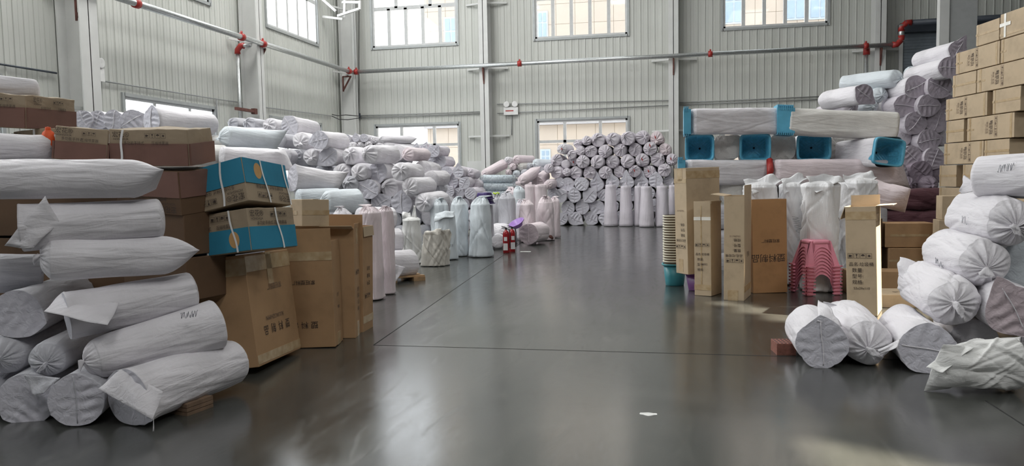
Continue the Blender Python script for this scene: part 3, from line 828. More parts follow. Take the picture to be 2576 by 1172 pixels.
for Y in (15.15, 19.45, 20.6, 26.8): coupling((PX, Y, p_l.z+(5.62-p_l.z)*(Y-p_l.y)/(by-p_l.y)), 'y')
coupling((PX+.12, by, 5.64), 'x')
def bracket(p, d):
    p = Vector(p); d = Vector(d); mb = MB()
    a = p-Vector((0, 0, .1)); w = a-d*.55
    mb.tube([L_(a), L_(w)], .035, 4); mb.tube([L_(w+Vector((0, 0, .02))), L_(w-Vector((0, 0, .55)))], .035, 4); mb.tube([L_(a-d*.03), L_(w-Vector((0, 0, .5)))], .035, 4)
    mb.build('bracket', 'rust_brown', pipe)
for x in (-6.4, .42, 7.15): bracket((x, by, 5.65+(p_r.z-5.64)*(x-PX)/(p_r.x-PX)), (0, -.3, 0))
for Y in (13.75, 20.75, 27.0): bracket((PX, Y, 5.55), (.6, 0, 0))
# drops
a = at_x(597, 118, XL+.25); b = at_x(603, 310, XL+.25)
mb = MB(); mb.tube([L_((a.x, a.y, 5.35)), L_((a.x, a.y, 1.8))], .055, 10); mb.tube([L_((a.x, a.y, 5.42)), L_((PX, a.y, 5.42))], .055, 10); mb.build('drop_pipe', 'galvanised', pipe, True)
elbow((a.x, a.y, 5.2), (a.x, a.y, 5.42), (a.x+.2, a.y, 5.42), .08)
a = at_y(2180, 130, YB-.5)
mb = MB(); mb.tube([L_((a.x, a.y, a.z)), L_((a.x, a.y, 2.2))], .06, 10); mb.build('drop_pipe', 'galvanised', pipe, True)
mb = MB(); mb.tube([L_((a.x, a.y, a.z-.1)), L_((a.x, a.y, a.z+.1))], .11, 10); mb.build('red_elbow', 'red_paint', pipe, True)
# rusty stay on the second left column
root = empty('pipe_clamp', at_x(620, 277, XL+.5)); tag(root, 'rusty brown clamp arm on the left wall column under a rust stain', 'clamp')
mb = MB(); mb.box(-.04, .04, -.55, .45, -.04, .04); mb.box(-.06, .06, .35, .5, -.08, .08); mb.build('arm', 'rust_brown', root)

# conduits and small cables
def conduit(pts, label, r=.018, mat='conduit_grey', name='conduit', group='thin conduits on the walls'):
    pts = [Vector(p) for p in pts]; o = pts[0]; mb = MB(); mb.tube([p-o for p in pts], r, 6)
    ob = mb.build(name, mat, None, True); ob.location = o; tag(ob, label, 'conduit', group); return ob
YC = YB-.06; Bk = lambda x, y: at_y(x, y, YC); Lk = lambda x, y: at_x(x, y, XL+.06)
conduit([Bk(905, 291), Bk(1214, 281)], 'upper thin grey conduit between corner column and first back column')
conduit([Bk(880, 297), Bk(1214, 285)], 'lower thin grey conduit between corner column and first back column')
conduit([Bk(1250, 262), Bk(1682, 253)], 'upper dark conduit between the two middle back columns')
conduit([Bk(1251, 285), Bk(1684, 265)], 'lower dark conduit between the two middle back columns')
conduit([Bk(1709, 258), Bk(2123, 240)], 'upper dark conduit on back wall right of middle column')
conduit([Bk(1709, 263), Bk(2123, 248)], 'lower dark conduit on back wall right of middle column')
conduit([Bk(903, 290), Bk(903, 340)], 'short vertical conduit below the junction box in left corner')
conduit([Bk(903, 290), Bk(903, 0)], 'tall vertical cable above the junction box in left corner', .012, 'black_rubber')
conduit([Bk(1221, 281), Bk(1221, 330)], 'short vertical conduit beside the first back column')
conduit([Bk(1287, 287), Bk(1287, 340)], 'vertical conduit running down from the back wall emergency light')
conduit([Lk(228, 199), Lk(545, 249), Lk(612, 259)], 'thin conduit above the low window of the left wall')
conduit([Lk(228, 199), Lk(232, 290)], 'vertical conduit beside nearest left column')
conduit([Lk(545, 249), Lk(546, 300)], 'vertical conduit dropping right of the low left window')
conduit([Lk(-20, 158), Lk(142, 184)], 'dark conduit high on the left wall at the frame edge', .022, 'dark_steel')
conduit([Lk(668, 270), Lk(835, 292)], 'thin conduit along the left wall before the corner')
conduit([P(835, 288, 27.2), P(850, 291, 27.2), P(870, 289, 27.2), P(903, 292, 27.6)], 'upper black cable sagging across the corner column', .016, 'black_rubber', 'cable')
conduit([P(835, 292, 27.2), P(852, 300, 27.2), P(875, 301, 27.2), P(903, 297, 27.6)], 'lower black cable sagging across the corner column', .016, 'black_rubber', 'cable')
ob = MB(); ob.box(-.07, .07, -.08, 0, -.09, .09); ob = ob.build('junction_box', 'dark_steel'); ob.location = Bk(903, 291); tag(ob, 'small dark junction box beside the left corner column', 'box')
ob = MB(); ob.box(-.07, .07, -.08, 0, -.09, .09); ob = ob.build('junction_box', 'dark_steel'); ob.location = Bk(1217, 278); tag(ob, 'small dark junction box left of the first back column', 'box')
def emergency_light(M, label):
    root = empty('emergency_light', M); tag(root, label, 'lamp', 'emergency lights')
    mb = MB(); mb.box(-.27, .27, -.08, 0, -.15, .13); mb.build('housing', 'white_plastic', root)
    mb = MB(); mb.box(-.2, .1, -.085, -.079, -.02, .02); mb.build('red_stripe', 'red_paint', root)
    for s in (-.16, .16):
        mb = MB(); mb.lathe([(.0, 0), (.05, 0), (.11, .04), (.115, .1), (.095, .105), (0, .09)], 16, M=Matrix.Translation((s, -.0, .24)) @ Matrix.Rotation(R(90), 4, 'X'))
        mb.build('lamp_head', 'white_plastic', root, True)
emergency_light(Matrix.Translation(Bk(1286, 279)), 'white twin-head emergency light on the back wall between middle columns')
emergency_light(Matrix.Translation(Lk(233, 185)) @ Matrix.Rotation(R(90), 4, 'Z'), 'white twin-head emergency light on the left wall by the nearest column')
root = empty('electrical_box', Vector((at_y(1196, 440, YB-.2).x, YB-.25, 1.35))); tag(root, 'cream metal electrical cabinet on the back wall beside first column', 'cabinet')
mb = MB(); mb.box(-.3, .3, -.02, .22, 0, .85); mb.build('housing', 'steel_white', root)
mb = MB(); mb.box(-.27, .27, -.04, -.02, .03, .82); mb.build('door', 'steel_white', root)
mb = MB(); mb.tube([(-.05, -.05, .2), (0, -.05, .29), (.05, -.05, .2), (-.05, -.05, .2)], .006, 4); mb.build('warning_triangle', 'ink_faded', root)

# ---- outside: a tiled building, snow-bright ground
fx = at_y(1068, 60, 44).x
b = empty('building', Vector((fx+20, 44, 0))); tag(b, 'pale tan tiled building across the yard seen through the back windows', 'building')
mb = MB(); mb.box(-20, 25, 0, 8, -.2, 19); mb.build('facade', 'facade_tile', b)
mb = MB(); mb.box(-20.1, 25, -.35, 0, 4.6, 4.9); mb.build('cornice', 'snow_ground', b)
plain('facade_glass', (0.22, 0.30, 0.38), 0.15); plain('facade_frame', (0.34, 0.40, 0.46), 0.4)
for (px0, y0, px1, y1) in [(1118, 42, 1152, 128), (1352, 28, 1378, 98), (1820, -40, 1872, 62), (1972, -40, 2030, 52), (2034, -40, 2090, 50), (1360, 375, 1385, 420)]:
    a = at_y(px0, y1, 44)-b.location; c = at_y(px1, y0, 44)-b.location
    w_ = MB(); w_.box(a.x, c.x, -.06, .0, a.z, c.z); ob = w_.build('window', 'facade_frame', b)
    g = MB(); mid = (a.x+c.x)/2; zt = a.z+(c.z-a.z)*.55
    for x0, x1 in ((a.x+.1, mid-.05), (mid+.05, c.x-.1)): g.box(x0, x1, -.09, -.06, a.z+.1, zt); g.box(x0, x1, -.09, -.06, zt+.1, c.z-.1)
    g.build('glazing', 'facade_glass', ob)
mb = MB(); mb.box(-60, 60, 0, 60, -.3, -.2); o = mb.build('yard_ground', 'snow_ground'); o.location = (0, YB+.5, 0); structure(o)

# ------------------------------------------------------------------ foreground pile on the left
def px_r(rp, d): return rp*d/FPX
def two(a, b, ra, rb, ends, label, group=None, **k):
    """roll between two pixel+depth points with pixel radii"""
    return roll(P(*a), P(*b), px_r(ra, a[2]), px_r(rb, b[2]), ends, label, group, **k)
G1 = 'big white sack rolls of the near left pile'
r = two((-130, 453, 4.75), (325, 450, 5.0), 52, 48, 'DP', 'topmost long white roll of the near left pile, pinched to a corner at right', G1, q=3, ang=25, neck=.35)
r = two((58, 576, 4.85), (398, 550, 5.15), 60, 49, 'FD', 'white roll second from top in near left pile, open fold at its left end', G1, q=3, ang=60, amp=.25, seam=False)
cloth_flap(r, [P(114, 493, 4.74), P(10, 618, 4.72), P(78, 628, 4.74), P(150, 560, 4.80)], puff=.012, seed=3)
r = two((128, 652, 4.85), (405, 645, 5.15), 56, 47, 'TP', 'white roll third from top in near left pile, knotted left and pointed right', G1, q=3, ang=20, neck=.3)
r = two((168, 795, 4.9), (478, 737, 5.35), 62, 52, 'FD', 'white roll fourth from top in near left pile with cloth draped over its end', G1, q=3, ang=160, amp=.3, seam=False)
cloth_flap(r, [P(110, 781, 4.74), P(271, 822, 4.68), P(300, 765, 4.90), P(160, 732, 5.0)], puff=.012, seed=5, n=16)
r = two((240, 903, 4.85), (540, 818, 5.35), 52, 64, 'TD', 'white roll fifth from top in near left pile with handwriting and a knotted left end', G1, q=3, wr=.8)
p0 = P(455, 795, 5.00)
scribble(r, p0, ray(480, 795)-ray(448, 800), (0, 0, 1), (-CF[0], -CF[1], .6), .14, 4)
r = two((322, 1001, 4.72), (584, 910, 5.5), 75, 54, 'FD', 'lowest white roll of near left pile, far end on a wood block', G1, q=3, ang=330, amp=.25, seam=False)
cloth_flap(r, [P(248, 978, 4.63), P(384, 1056, 4.55), P(410, 985, 4.66), P(305, 930, 4.70)], puff=.012, seed=8)
cloth_flap(r, [P(386, 1052, 4.5), P(388, 1085, 4.5), P(384, 1085, 4.5)], name='loose_thread', n=3, puff=.002)
G2 = 'end-on sack rolls of the near left pile'
def endon(x, y, rp, d, e, lab, yaw=-22, L=1.0, grp=None, **k):
    A = P(x, y, d); y_ = R(yaw); B = A+Vector((math.sin(y_), math.cos(y_), 0))*L
    rr = px_r(rp, d); return roll(A, B, rr, rr*.97, e, lab, grp, **k)
endon(192, 1008, 66, 4.72, 'FD', 'white roll end with pleats and vertical seam, bottom row of near left pile', grp=G2, q=3, ang=92, amp=.1, tone='grey')
r = endon(66, 1006, 67, 4.85, 'FD', 'grey white roll end at bottom left of near pile, flap folded over', grp=G2, q=3, ang=40, amp=.25, tone='grey', seam=False)
cloth_flap(r, [P(60, 942, 4.75), P(150, 950, 4.72), P(105, 990, 4.7), P(85, 995, 4.72)], puff=.01, seed=12, mat='grey_cloth')
endon(-70, 1010, 66, 4.9, 'FD', 'roll end cut by the left frame edge, bottom row of near pile', grp=G2, q=2, tone='grey')
endon(118, 905, 46, 4.9, 'TD', 'small knotted roll end above the two bottom roll ends of near pile', grp=G2, q=3, tone='grey')
endon(12, 894, 50, 5.0, 'TD', 'dark roll end at left frame edge above the bottom row', grp=G2, q=2, tone='grey')
endon(40, 792, 61, 5.0, 'FD', 'striped translucent roll end at left frame edge beside the draped roll', grp=G2, q=3, ang=340, amp=.2, tone='grey', seam=False)
two((-60, 690, 5.15), (90, 686, 5.4), 52, 48, 'DD', 'shaded roll at left frame edge under the second roll of near pile', G2, q=2, tone='grey')
two((-90, 372, 5.2), (82, 374, 5.4), 40, 34, 'DP', 'short white roll below the dark carton at left frame edge', G1, q=2, ang=80)
two((-110, 222, 5.75), (88, 226, 5.95), 44, 26, 'DD', 'white roll lying on the top left carton', G1, q=2, wr=1.3)
c, e = on_floor(471, 1047), on_floor(537, 1023); dv = (e-c); l = dv.length; dv.normalize(); nv = Vector((-dv.y, dv.x, 0))
M = Matrix(((dv.x, nv.x, 0, c.x), (dv.y, nv.y, 0, c.y), (0, 0, 1, 0), (0, 0, 0, 1)))
mb = MB(); mb.box(0, l, 0, .16, 0, .022); mb.box(0, l, 0, .16, .026, .05); mb.box(.01, l-.01, .01, .15, .022, .026); mb.box(0, l, 0, .16, .053, .078)
o = mb.build('wood_block', 'dark_wood'); o.matrix_world = M; tag(o, 'dark wooden block propping up the lowest near left roll', 'wood block')

# ---- cartons of the left stack
def ct(label, fit, *a, **k): return carton(label, fit, *a, **k)
HH, SP, CS = '宏花', '多功能手持式', '压缩喷雾器'
def sprayer(label, fit, band, zb, flip=False, discs=(), straps=(), cr=.006, seed=1, mat='carton_old', faces='FR', grp='sprayer cartons on the left'):
    rot = 180 if flip else 0; s = -1 if flip else 1
    zt = (1-zb[1]) if flip else 0
    tx = []; ic = []
    vv = (lambda v: 1-v) if flip else (lambda v: v)
    for f in faces:
        w, h = (fit[6] if f in 'FB' else fit[7]), fit[8]
        uu = (lambda u: 1-u) if flip else (lambda u: u)
        tx += [(f, uu(.17), vv(.86), HH+'®', h*.17, rot, 'ink'), (f, uu(.17), vv(.74), 'HONGHUA', h*.08, rot, 'ink'),
               (f, uu(.33), vv(.63), SP, h*.105, rot, 'ink', .9), (f, uu(.66), vv(.63), CS, h*.105, rot, 'ink', .9)]
        if w > .45: ic += [(f, uu(.5), vv(.84), h*.13, rot)]
        elif w > .3: ic += [(f, uu(.55), vv(.84), h*.11, rot, 3)]
    return carton(label, fit, mat, grp, texts=tx, icons=ic, bands=(band, *zb), discs=discs, straps=straps, crumple=cr, seed=seed, name='sprayer_carton')
FT = {
'H': (-3.564, 5.685, 0, -2.3, -6.8, 3.8, .898, .796, .889), 'J': (-3.241, 6.425, 0, -1.5, -0.8, 12.4, .60, .335, .966),
'K': (-3.195, 6.830, 0, -1.0, .7, 12.6, .550, .30, 1.052), 'L': (-3.214, 7.160, 0, -.7, 1.4, 2.5, .550, .296, 1.06),
'I': (-3.270, 6.628, 1.09, -2.5, -1.0, -36.9, .243, .276, .252), 'F': (-3.267, 5.431, 1.290, -5.6, -12.1, -2.6, .566, .59, .337),
'G': (-3.262, 5.426, .955, -1.8, -7.2, -10.8, .66, .53, .320), 'A': (-4.856, 5.110, 1.963, 2.6, 3.7, 14.5, .352, .70, .249),
'B': (-4.737, 5.177, 1.754, 6.2, -4.4, 4.2, .244, .395, .206), 'C': (-4.200, 4.882, 1.693, 2.4, 5.3, 37.8, .330, .392, .237),
'D': (-3.702, 5.137, 1.665, 6.0, 1.6, 10.9, .575, .446, .264), 'E': (-3.695, 5.241, 1.312, 4.7, 2.7, -11.8, .642, .505, .322)}
BR = 'carton_brown'
ct('large brown carton leaning on the floor under the blue cartons', FT['H'], BR, 'brown cartons of the left row', tapes=[('F', 0, .82, 1, .97), ('R', 0, .84, 1, .98), ('R', 0, .02, 1, .1), ('R', .44, .7, .56, 1)],
   texts=[('R', .55, .68, '家旺塑料厂', .055, 180, 'ink_faded'), ('R', .48, .40, 'SULIAOZHIPIN', .05, 180, 'ink_faded'), ('R', .5, .30, '塑  料  制  品', .085, 180)])
ct('tall dark brown carton with raised front flap right of the leaning carton', FT['J'], BR, 'brown cartons of the left row', flaps=[('F', .115, 2)], open_top=True,
   tapes=[('F', 0, .82, 1, .9), ('R', .3, 0, .7, .12)], texts=[('F', .55, .62, '家旺塑料厂', .045, 180, 'ink'), ('F', .55, .22, '塑 料 制', .07, 180), ('R', .5, .48, '品名:', .04, 180), ('R', .55, .36, '数量:', .035, 180)])
ct('tall brown carton with torn open top, third in the left row', FT['K'], BR, 'brown cartons of the left row', flaps=[('F', .12, 75), ('R', .05, 4)], open_top=True, tapes=[('R', .3, 0, .65, .14), ('R', .3, .86, .6, 1)],
   texts=[('R', .5, .44, '品名:', .045, 180), ('R', .5, .38, '数量:', .045, 180), ('R', .5, .32, '型号:', .045, 180), ('R', .5, .26, '规格:', .045, 180)], icons=[('R', .25, .60, .045, 0, 3)])
ct('last brown carton of the left row beside the pink upright rolls, flap up', FT['L'], BR, 'brown cartons of the left row', flaps=[('F', .12, 2), ('R', .10, 175)], open_top=True, tapes=[('R', 0, .08, 1, .15)],
   texts=[('R', .5, .60, '品名:', .045, 180), ('R', .5, .53, '数量:', .045, 180), ('R', .5, .46, '型号:', .045, 180)], icons=[('R', .25, .34, .045, 0, 3)])
ct('small plain carton standing on top of the tall dark carton', FT['I'], 'carton_tan', tapes=[('R', 0, .42, 1, .6), ('T', 0, .4, 1, .6), ('F', 0, .42, .6, .58)])
sprayer('upper blue and tan sprayer carton tied with white straps, tilted', FT['F'], 'print_blue', (.42, .985), True, discs=[('R', .30, .72, .05)], straps=[('F', .66, .02), ('R', .42, -.06), ('R', .93, -.04)], seed=3, cr=.004)
sprayer('lower blue and tan sprayer carton with crossed straps and torn corner', FT['G'], 'print_blue', (.02, .56), False, discs=[('F', .78, .30, .05)], straps=[('F', .35, -.03), ('F', .78, -.05), ('R', .62, -.06)], seed=4, cr=.004)
sprayer('crushed tan and maroon carton at top left under a white roll', FT['A'], 'print_red', (.02, .62), seed=5, cr=.012, faces='FR')
sprayer('small tilted carton beside the orange net bag', FT['B'], 'print_red', (.02, .45), seed=6, cr=.01, straps=[('F', .8, 0)], faces='F')
sprayer('tilted tan and maroon carton right of the orange net bag', FT['C'], 'print_red', (.02, .55), seed=7, cr=.012, faces='F')
sprayer('wide crushed tan and maroon carton with white strap above the blue cartons', FT['D'], 'print_red', (.02, .62), seed=8, cr=.014, straps=[('F', .17, .03)], faces='F')
sprayer('dark maroon carton wedged behind the blue cartons', FT['E'], 'print_red', (.40, .99), True, seed=9, cr=.006, mat='carton_shaded', faces='F')
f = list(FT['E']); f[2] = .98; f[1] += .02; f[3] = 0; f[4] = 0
ct('brown carton in shadow under the maroon carton', tuple(f), 'carton_shaded', 'shaded cartons behind the near pile')
f2 = list(f); f2[2] = .64; ct('brown carton in deep shadow, second below the maroon carton', tuple(f2), 'carton_shaded', 'shaded cartons behind the near pile')
f2 = list(f); f2[2] = 0; f2[8] = .63; f2[0] -= .35; ct('brown carton on the floor in shadow behind the near pile', tuple(f2), 'carton_shaded', 'shaded cartons behind the near pile')
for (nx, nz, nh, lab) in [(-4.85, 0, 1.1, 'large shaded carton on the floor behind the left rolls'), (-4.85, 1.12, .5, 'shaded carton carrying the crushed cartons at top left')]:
    ct(lab, (nx, 5.55, nz, 0, 0, 5, 1.7, .75, nh), 'carton_shaded', 'shaded cartons behind the near pile')
root = empty('orange_net_bag', P(124, 378, 5.45)); tag(root, 'orange net bag squeezed between two old cartons at left', 'bag')
mb = MB(); mb.lathe([(0, 0), (.035, .005), (.05, .04), (.048, .09), (.035, .13), (.012, .15), (.02, .165), (0, .17)], 16); mb.build('net', 'orange_net', root, True)
mb = MB(); mb.tube([(0, 0, .145), (0, 0, .155)], .02, 8); mb.build('neck_tie', 'orange_net', root)

# ------------------------------------------------------------------ heaps of rolls along the left
heap('heap behind old cartons', [[(209, 300, 22, 'F', {'a': 290}), (245, 302, 24, 'F', {'a': 250}), (286, 303, 25, 'F', {'a': 80}), (331, 303, 27, 'F', {'a': 30}), (381, 302, 31, 'F', {'a': 85, 'd': 12.7, 'yaw': 18})]], 13.2, 'roll ends on the heap behind the old cartons', yaw=-22, q=1, L=1.2)
G3 = 'long rolls lying behind the left cartons'
endon(383, 361, 29, 12.72, 'DD', 'cream white roll directly under the long top roll behind the wide crushed carton', yaw=18, L=1.35, grp=G3, tone='cream', q=2)
two((420, 394, 12.5), (565, 392, 13.1), 30, 28, 'DD', 'cream white roll low behind the wide crushed carton, above blue carton', G3, tone='cream', q=2)
two((568, 343, 13.2), (672, 352, 13.7), 28, 25, 'TP', 'white roll with blue tint pointing right, above the blue cartons', G3, tone='blue', q=2, ang=80)
two((560, 397, 12.8), (688, 402, 13.2), 29, 27, 'DP', 'pinkish white roll just above the upper blue carton', G3, tone='white', q=2, ang=120)
two((736, 450, 12.7), (822, 457, 13.1), 32, 28, 'FP', 'white roll with pointed right corner, right of the blue cartons', G3, tone='white', q=2, seam=False, ang=70)
two((752, 502, 12.6), (850, 500, 12.9), 28, 26, 'DD', 'bluish roll under the pointed white roll', G3, tone='blue', q=2)
two((822, 506, 12.0), (900, 505, 12.3), 29, 30, 'TD', 'bluish white plump roll above the plain small carton', G3, tone='blue', q=2)
two((560, 450, 12.6), (690, 450, 12.8), 30, 30, 'DD', 'white roll behind the blue cartons, lower layer', G3, q=0)

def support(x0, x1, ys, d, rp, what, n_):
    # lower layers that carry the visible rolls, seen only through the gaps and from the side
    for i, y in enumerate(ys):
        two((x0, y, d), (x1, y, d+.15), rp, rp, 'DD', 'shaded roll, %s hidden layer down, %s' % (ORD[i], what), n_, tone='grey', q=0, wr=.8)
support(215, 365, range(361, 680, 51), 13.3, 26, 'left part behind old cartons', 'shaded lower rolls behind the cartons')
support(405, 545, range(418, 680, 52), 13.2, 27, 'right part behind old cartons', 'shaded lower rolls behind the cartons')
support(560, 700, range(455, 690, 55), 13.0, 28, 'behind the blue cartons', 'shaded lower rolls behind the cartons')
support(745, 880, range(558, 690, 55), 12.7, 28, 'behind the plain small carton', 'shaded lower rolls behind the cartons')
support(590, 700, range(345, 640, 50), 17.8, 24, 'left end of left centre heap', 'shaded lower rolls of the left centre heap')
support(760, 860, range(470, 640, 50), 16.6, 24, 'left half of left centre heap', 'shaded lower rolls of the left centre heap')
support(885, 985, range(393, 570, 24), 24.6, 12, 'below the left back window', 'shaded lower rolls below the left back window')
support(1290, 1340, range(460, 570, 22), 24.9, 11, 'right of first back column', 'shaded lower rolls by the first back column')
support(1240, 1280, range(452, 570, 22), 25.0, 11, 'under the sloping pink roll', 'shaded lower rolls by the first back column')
RH = 'left centre heap'
heap(RH, [
 [(586, 310, 15, 'T', {'d': 20, 't': 'grey'}), (627, 312, 18, 'T', {'d': 18.5, 't': 'grey'}), (678, 315, 19, 'T', {'d': 17.6}), (728, 315, 23, 'F', {'yaw': 3, 'L': 1.0, 'a': 300, 'amp': .3, 'd': 16.3})],
 [(702, 352, 19, 'D', {'d': 17, 't': 'grey'}), (756, 354, 23, 'T', {}), (803, 353, 24, 'F', {'yaw': 3, 'L': 1.0, 'a': 190, 'amp': .3, 'd': 15.8})],
 [(715, 392, 18, 'D', {'d': 17}), (745, 392, 17, 'T', {'d': 17.4, 't': 'grey'}), (782, 394, 21.5, 'T'), (825, 395, 24, 'F', {'a': 215, 'amp': .35}), (881, 392, 23, 'T'), (930, 388, 25, 'T', {'yaw': 4, 'd': 15.6, 'L': 1.05}), (1000, 384, 20, 'D', {'d': 17.2}), (1026, 388, 17.5, 'T', {'yaw': 3, 'L': 1.0, 'd': 17, 't': 'pink'})],
 [(744, 422, 15, 'D', {'d': 17.5, 't': 'grey'}), (810, 432, 19, 'D', {'d': 17, 't': 'grey'}), (858, 434, 23, 'T'), (903, 433, 23, 'T'), (950, 432, 25, 'F', {'a': 275, 'amp': .4}), (1005, 432, 24, 'T', {'yaw': 4, 'd': 15.3, 'L': 1.0}), (1062, 425, 21, 'D', {'d': 17.3})],
 [(881, 464, 22, 'T', {'t': 'grey'}), (927, 476, 25, 'F', {'a': 150, 'amp': .3}), (980, 473, 24.5, 'T'), (1031, 469, 24, 'T', {'yaw': 4, 'd': 15.3, 'L': 1.0}), (1082, 450, 20, 'D', {'d': 17})],
 [(905, 518, 22, 'D', {'t': 'grey'}), (957, 512, 25, 'F', {'a': 30, 'amp': .25}), (1010, 511, 27, 'F', {'a': 90, 'amp': .15}), (1064, 510, 25, 'T', {'yaw': 4, 'd': 15.3, 'L': 1.0})],
 [(985, 552, 24, 'D', {'t': 'grey'}), (1036, 548, 24, 'D', {'t': 'grey'}), (1082, 545, 23, 'D')],
 [(960, 592, 25, 'D', {'t': 'grey'}), (1010, 592, 25, 'D', {'t': 'grey'}), (1062, 590, 24, 'D', {'t': 'grey'}), (1110, 588, 24, 'D', {'t': 'grey'})]],
 15.7, 'end-on rolls of the left centre heap', yaw=-4, q=1, dm=.3, dstep=0.05)
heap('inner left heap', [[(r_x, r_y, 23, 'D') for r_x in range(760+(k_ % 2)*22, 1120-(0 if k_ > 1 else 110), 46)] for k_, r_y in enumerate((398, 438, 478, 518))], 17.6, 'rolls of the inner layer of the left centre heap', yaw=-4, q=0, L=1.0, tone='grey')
heap('far left window heap', [[(872, 348, 10, 'F'), (895, 347, 10, 'F'), (915, 347, 10.5, 'F', {'a': 0}), (940, 352, 10, 'T'), (962, 350, 9.5, 'T', {'yaw': 55, 'e': 'P'})],
 [(885, 366, 10, 'T'), (907, 366, 10, 'T'), (926, 364, 10, 'T'), (948, 368, 10, 'T'), (970, 366, 10, 'T', {'yaw': 45}), (993, 372, 10, 'T', {'yaw': 45})]], 24.3, 'small rolls piled below the left back window', yaw=-2, q=1, L=.9)
heap('heap before cabinet', [
 [(1046, 378, 12, 'F', {'a': 80, 'amp': .5}), (1066, 375, 12, 'F', {'a': 60, 'amp': .6, 'yaw': 20}), (1091, 380, 15.5, 'F', {'a': 45, 'd': 21})],
 [(1082, 397, 13, 'F', {'a': 110, 'amp': .5}), (1107, 407, 15, 'F', {'a': 50})],
 [(1097, 428, 14, 'F', {'a': 100, 'amp': .5}), (1122, 433, 15, 'F', {'a': 0}), (1153, 432, 14.5, 'F', {'a': 90, 'amp': .5, 'd': 20.6}), (1180, 436, 14, 'T')],
 [(1111, 456, 14, 'F'), (1138, 458, 15, 'F', {'a': 105, 'amp': .6}), (1168, 460, 15, 'F', {'a': 240, 'amp': .3, 'd': 20.6}), (1195, 464, 14, 'D')],
 [(1129, 482, 14, 'F', {'a': 110, 'amp': .5}), (1153, 487, 15, 'F', {'a': 60}), (1183, 486, 15, 'F', {'a': 120, 'd': 20.6}), (1208, 492, 14, 'D')],
 [(1112, 508, 14, 'D'), (1140, 512, 14, 'F'), (1168, 514, 14, 'F', {'a': 80}), (1198, 514, 14, 'F')],
 [(1126, 538, 14, 'D'), (1155, 540, 14, 'D'), (1184, 541, 14, 'D'), (1212, 541, 14, 'D')],
 [(1112, 565, 14, 'D'), (1140, 566, 14, 'D'), (1170, 567, 14, 'D'), (1199, 568, 14, 'D'), (1228, 568, 14, 'D')]], 21.2, 'rolls of the heap in front of the electrical cabinet', yaw=-1, q=1, L=1.05, tone='lilac')
G6 = 'loose small rolls beside the middle back column'
heap('far column heap', [
 [(1277, 404, 10, 'T', {'t': 'white'}), (1298, 401, 11, 'T', {'t': 'pink', 'yaw': 30}), (1347, 411, 11.5, 'T', {'t': 'blue', 'yaw': 30})],
 [(1289, 419, 9, 'T', {'t': 'pink'}), (1308, 419, 10, 'T', {'yaw': 30, 't': 'cream'}), (1331, 419, 10, 'T', {'t': 'grey'}), (1358, 427, 10, 'T', {'t': 'grey'})],
 [(1279, 434, 9, 'T', {'t': 'pink'}), (1298, 437, 9.5, 'T', {'t': 'blue'}), (1319, 435, 10, 'T', {'t': 'grey'}), (1340, 440, 9, 'T', {'t': 'grey'})]], 24.6, G6, yaw=0, q=1, L=.8)
two((1218, 438, 24.2), (1268, 413, 24.8), 11, 13, 'TD', 'long pinkish roll sloping up beside the first back column', G6, tone='pink', q=1)
two((1313, 455, 23.4), (1340, 436, 23.9), 14, 14, 'TP', 'pinkish knotted roll sloping up right beside the tall back heap', G6, tone='pink', q=1, ang=40)
two((1352, 460, 23.9), (1370, 442, 24.6), 15, 14, 'FD', 'pinkish roll leaning on the left foot of the tall back heap', G6, tone='pink', q=1)
two((1378, 465, 23.1), (1392, 462, 24), 12, 12, 'TD', 'small knotted pink roll by the left foot of the tall heap', G6, tone='pink', q=1)
two((1300, 470, 24.2), (1345, 472, 24.5), 14, 14, 'DD', 'pinkish roll lying under the sloping knotted roll', G6, tone='pink', q=0)
for k, (y, lab) in enumerate([(450, 'upper'), (470, 'lower'), (490, 'third'), (511, 'fourth'), (532, 'fifth'), (553, 'sixth'), (574, 'bottom')]):
    rt = two((1216, y, 22.0), (1290, y, 22.0), 9.5, 9.5, 'FF', '%s pale blue roll in clear film lying by the purple tub' % lab, 'film wrapped pale blue rolls', tone='blue', q=1, seam=False, sq=3, wr=.3)
    inv = rt.matrix_world.inverted()
    mb = MB(); mb.tube([inv @ P(1207, y, 21.95), inv @ P(1213, y, 21.95), inv @ P(1222, y, 21.9), inv @ P(1296, y, 22)], [.06, .11, .122, .122], 14); mb.build('clear_film', 'clear_film', rt, True)
    if k == 2: pass

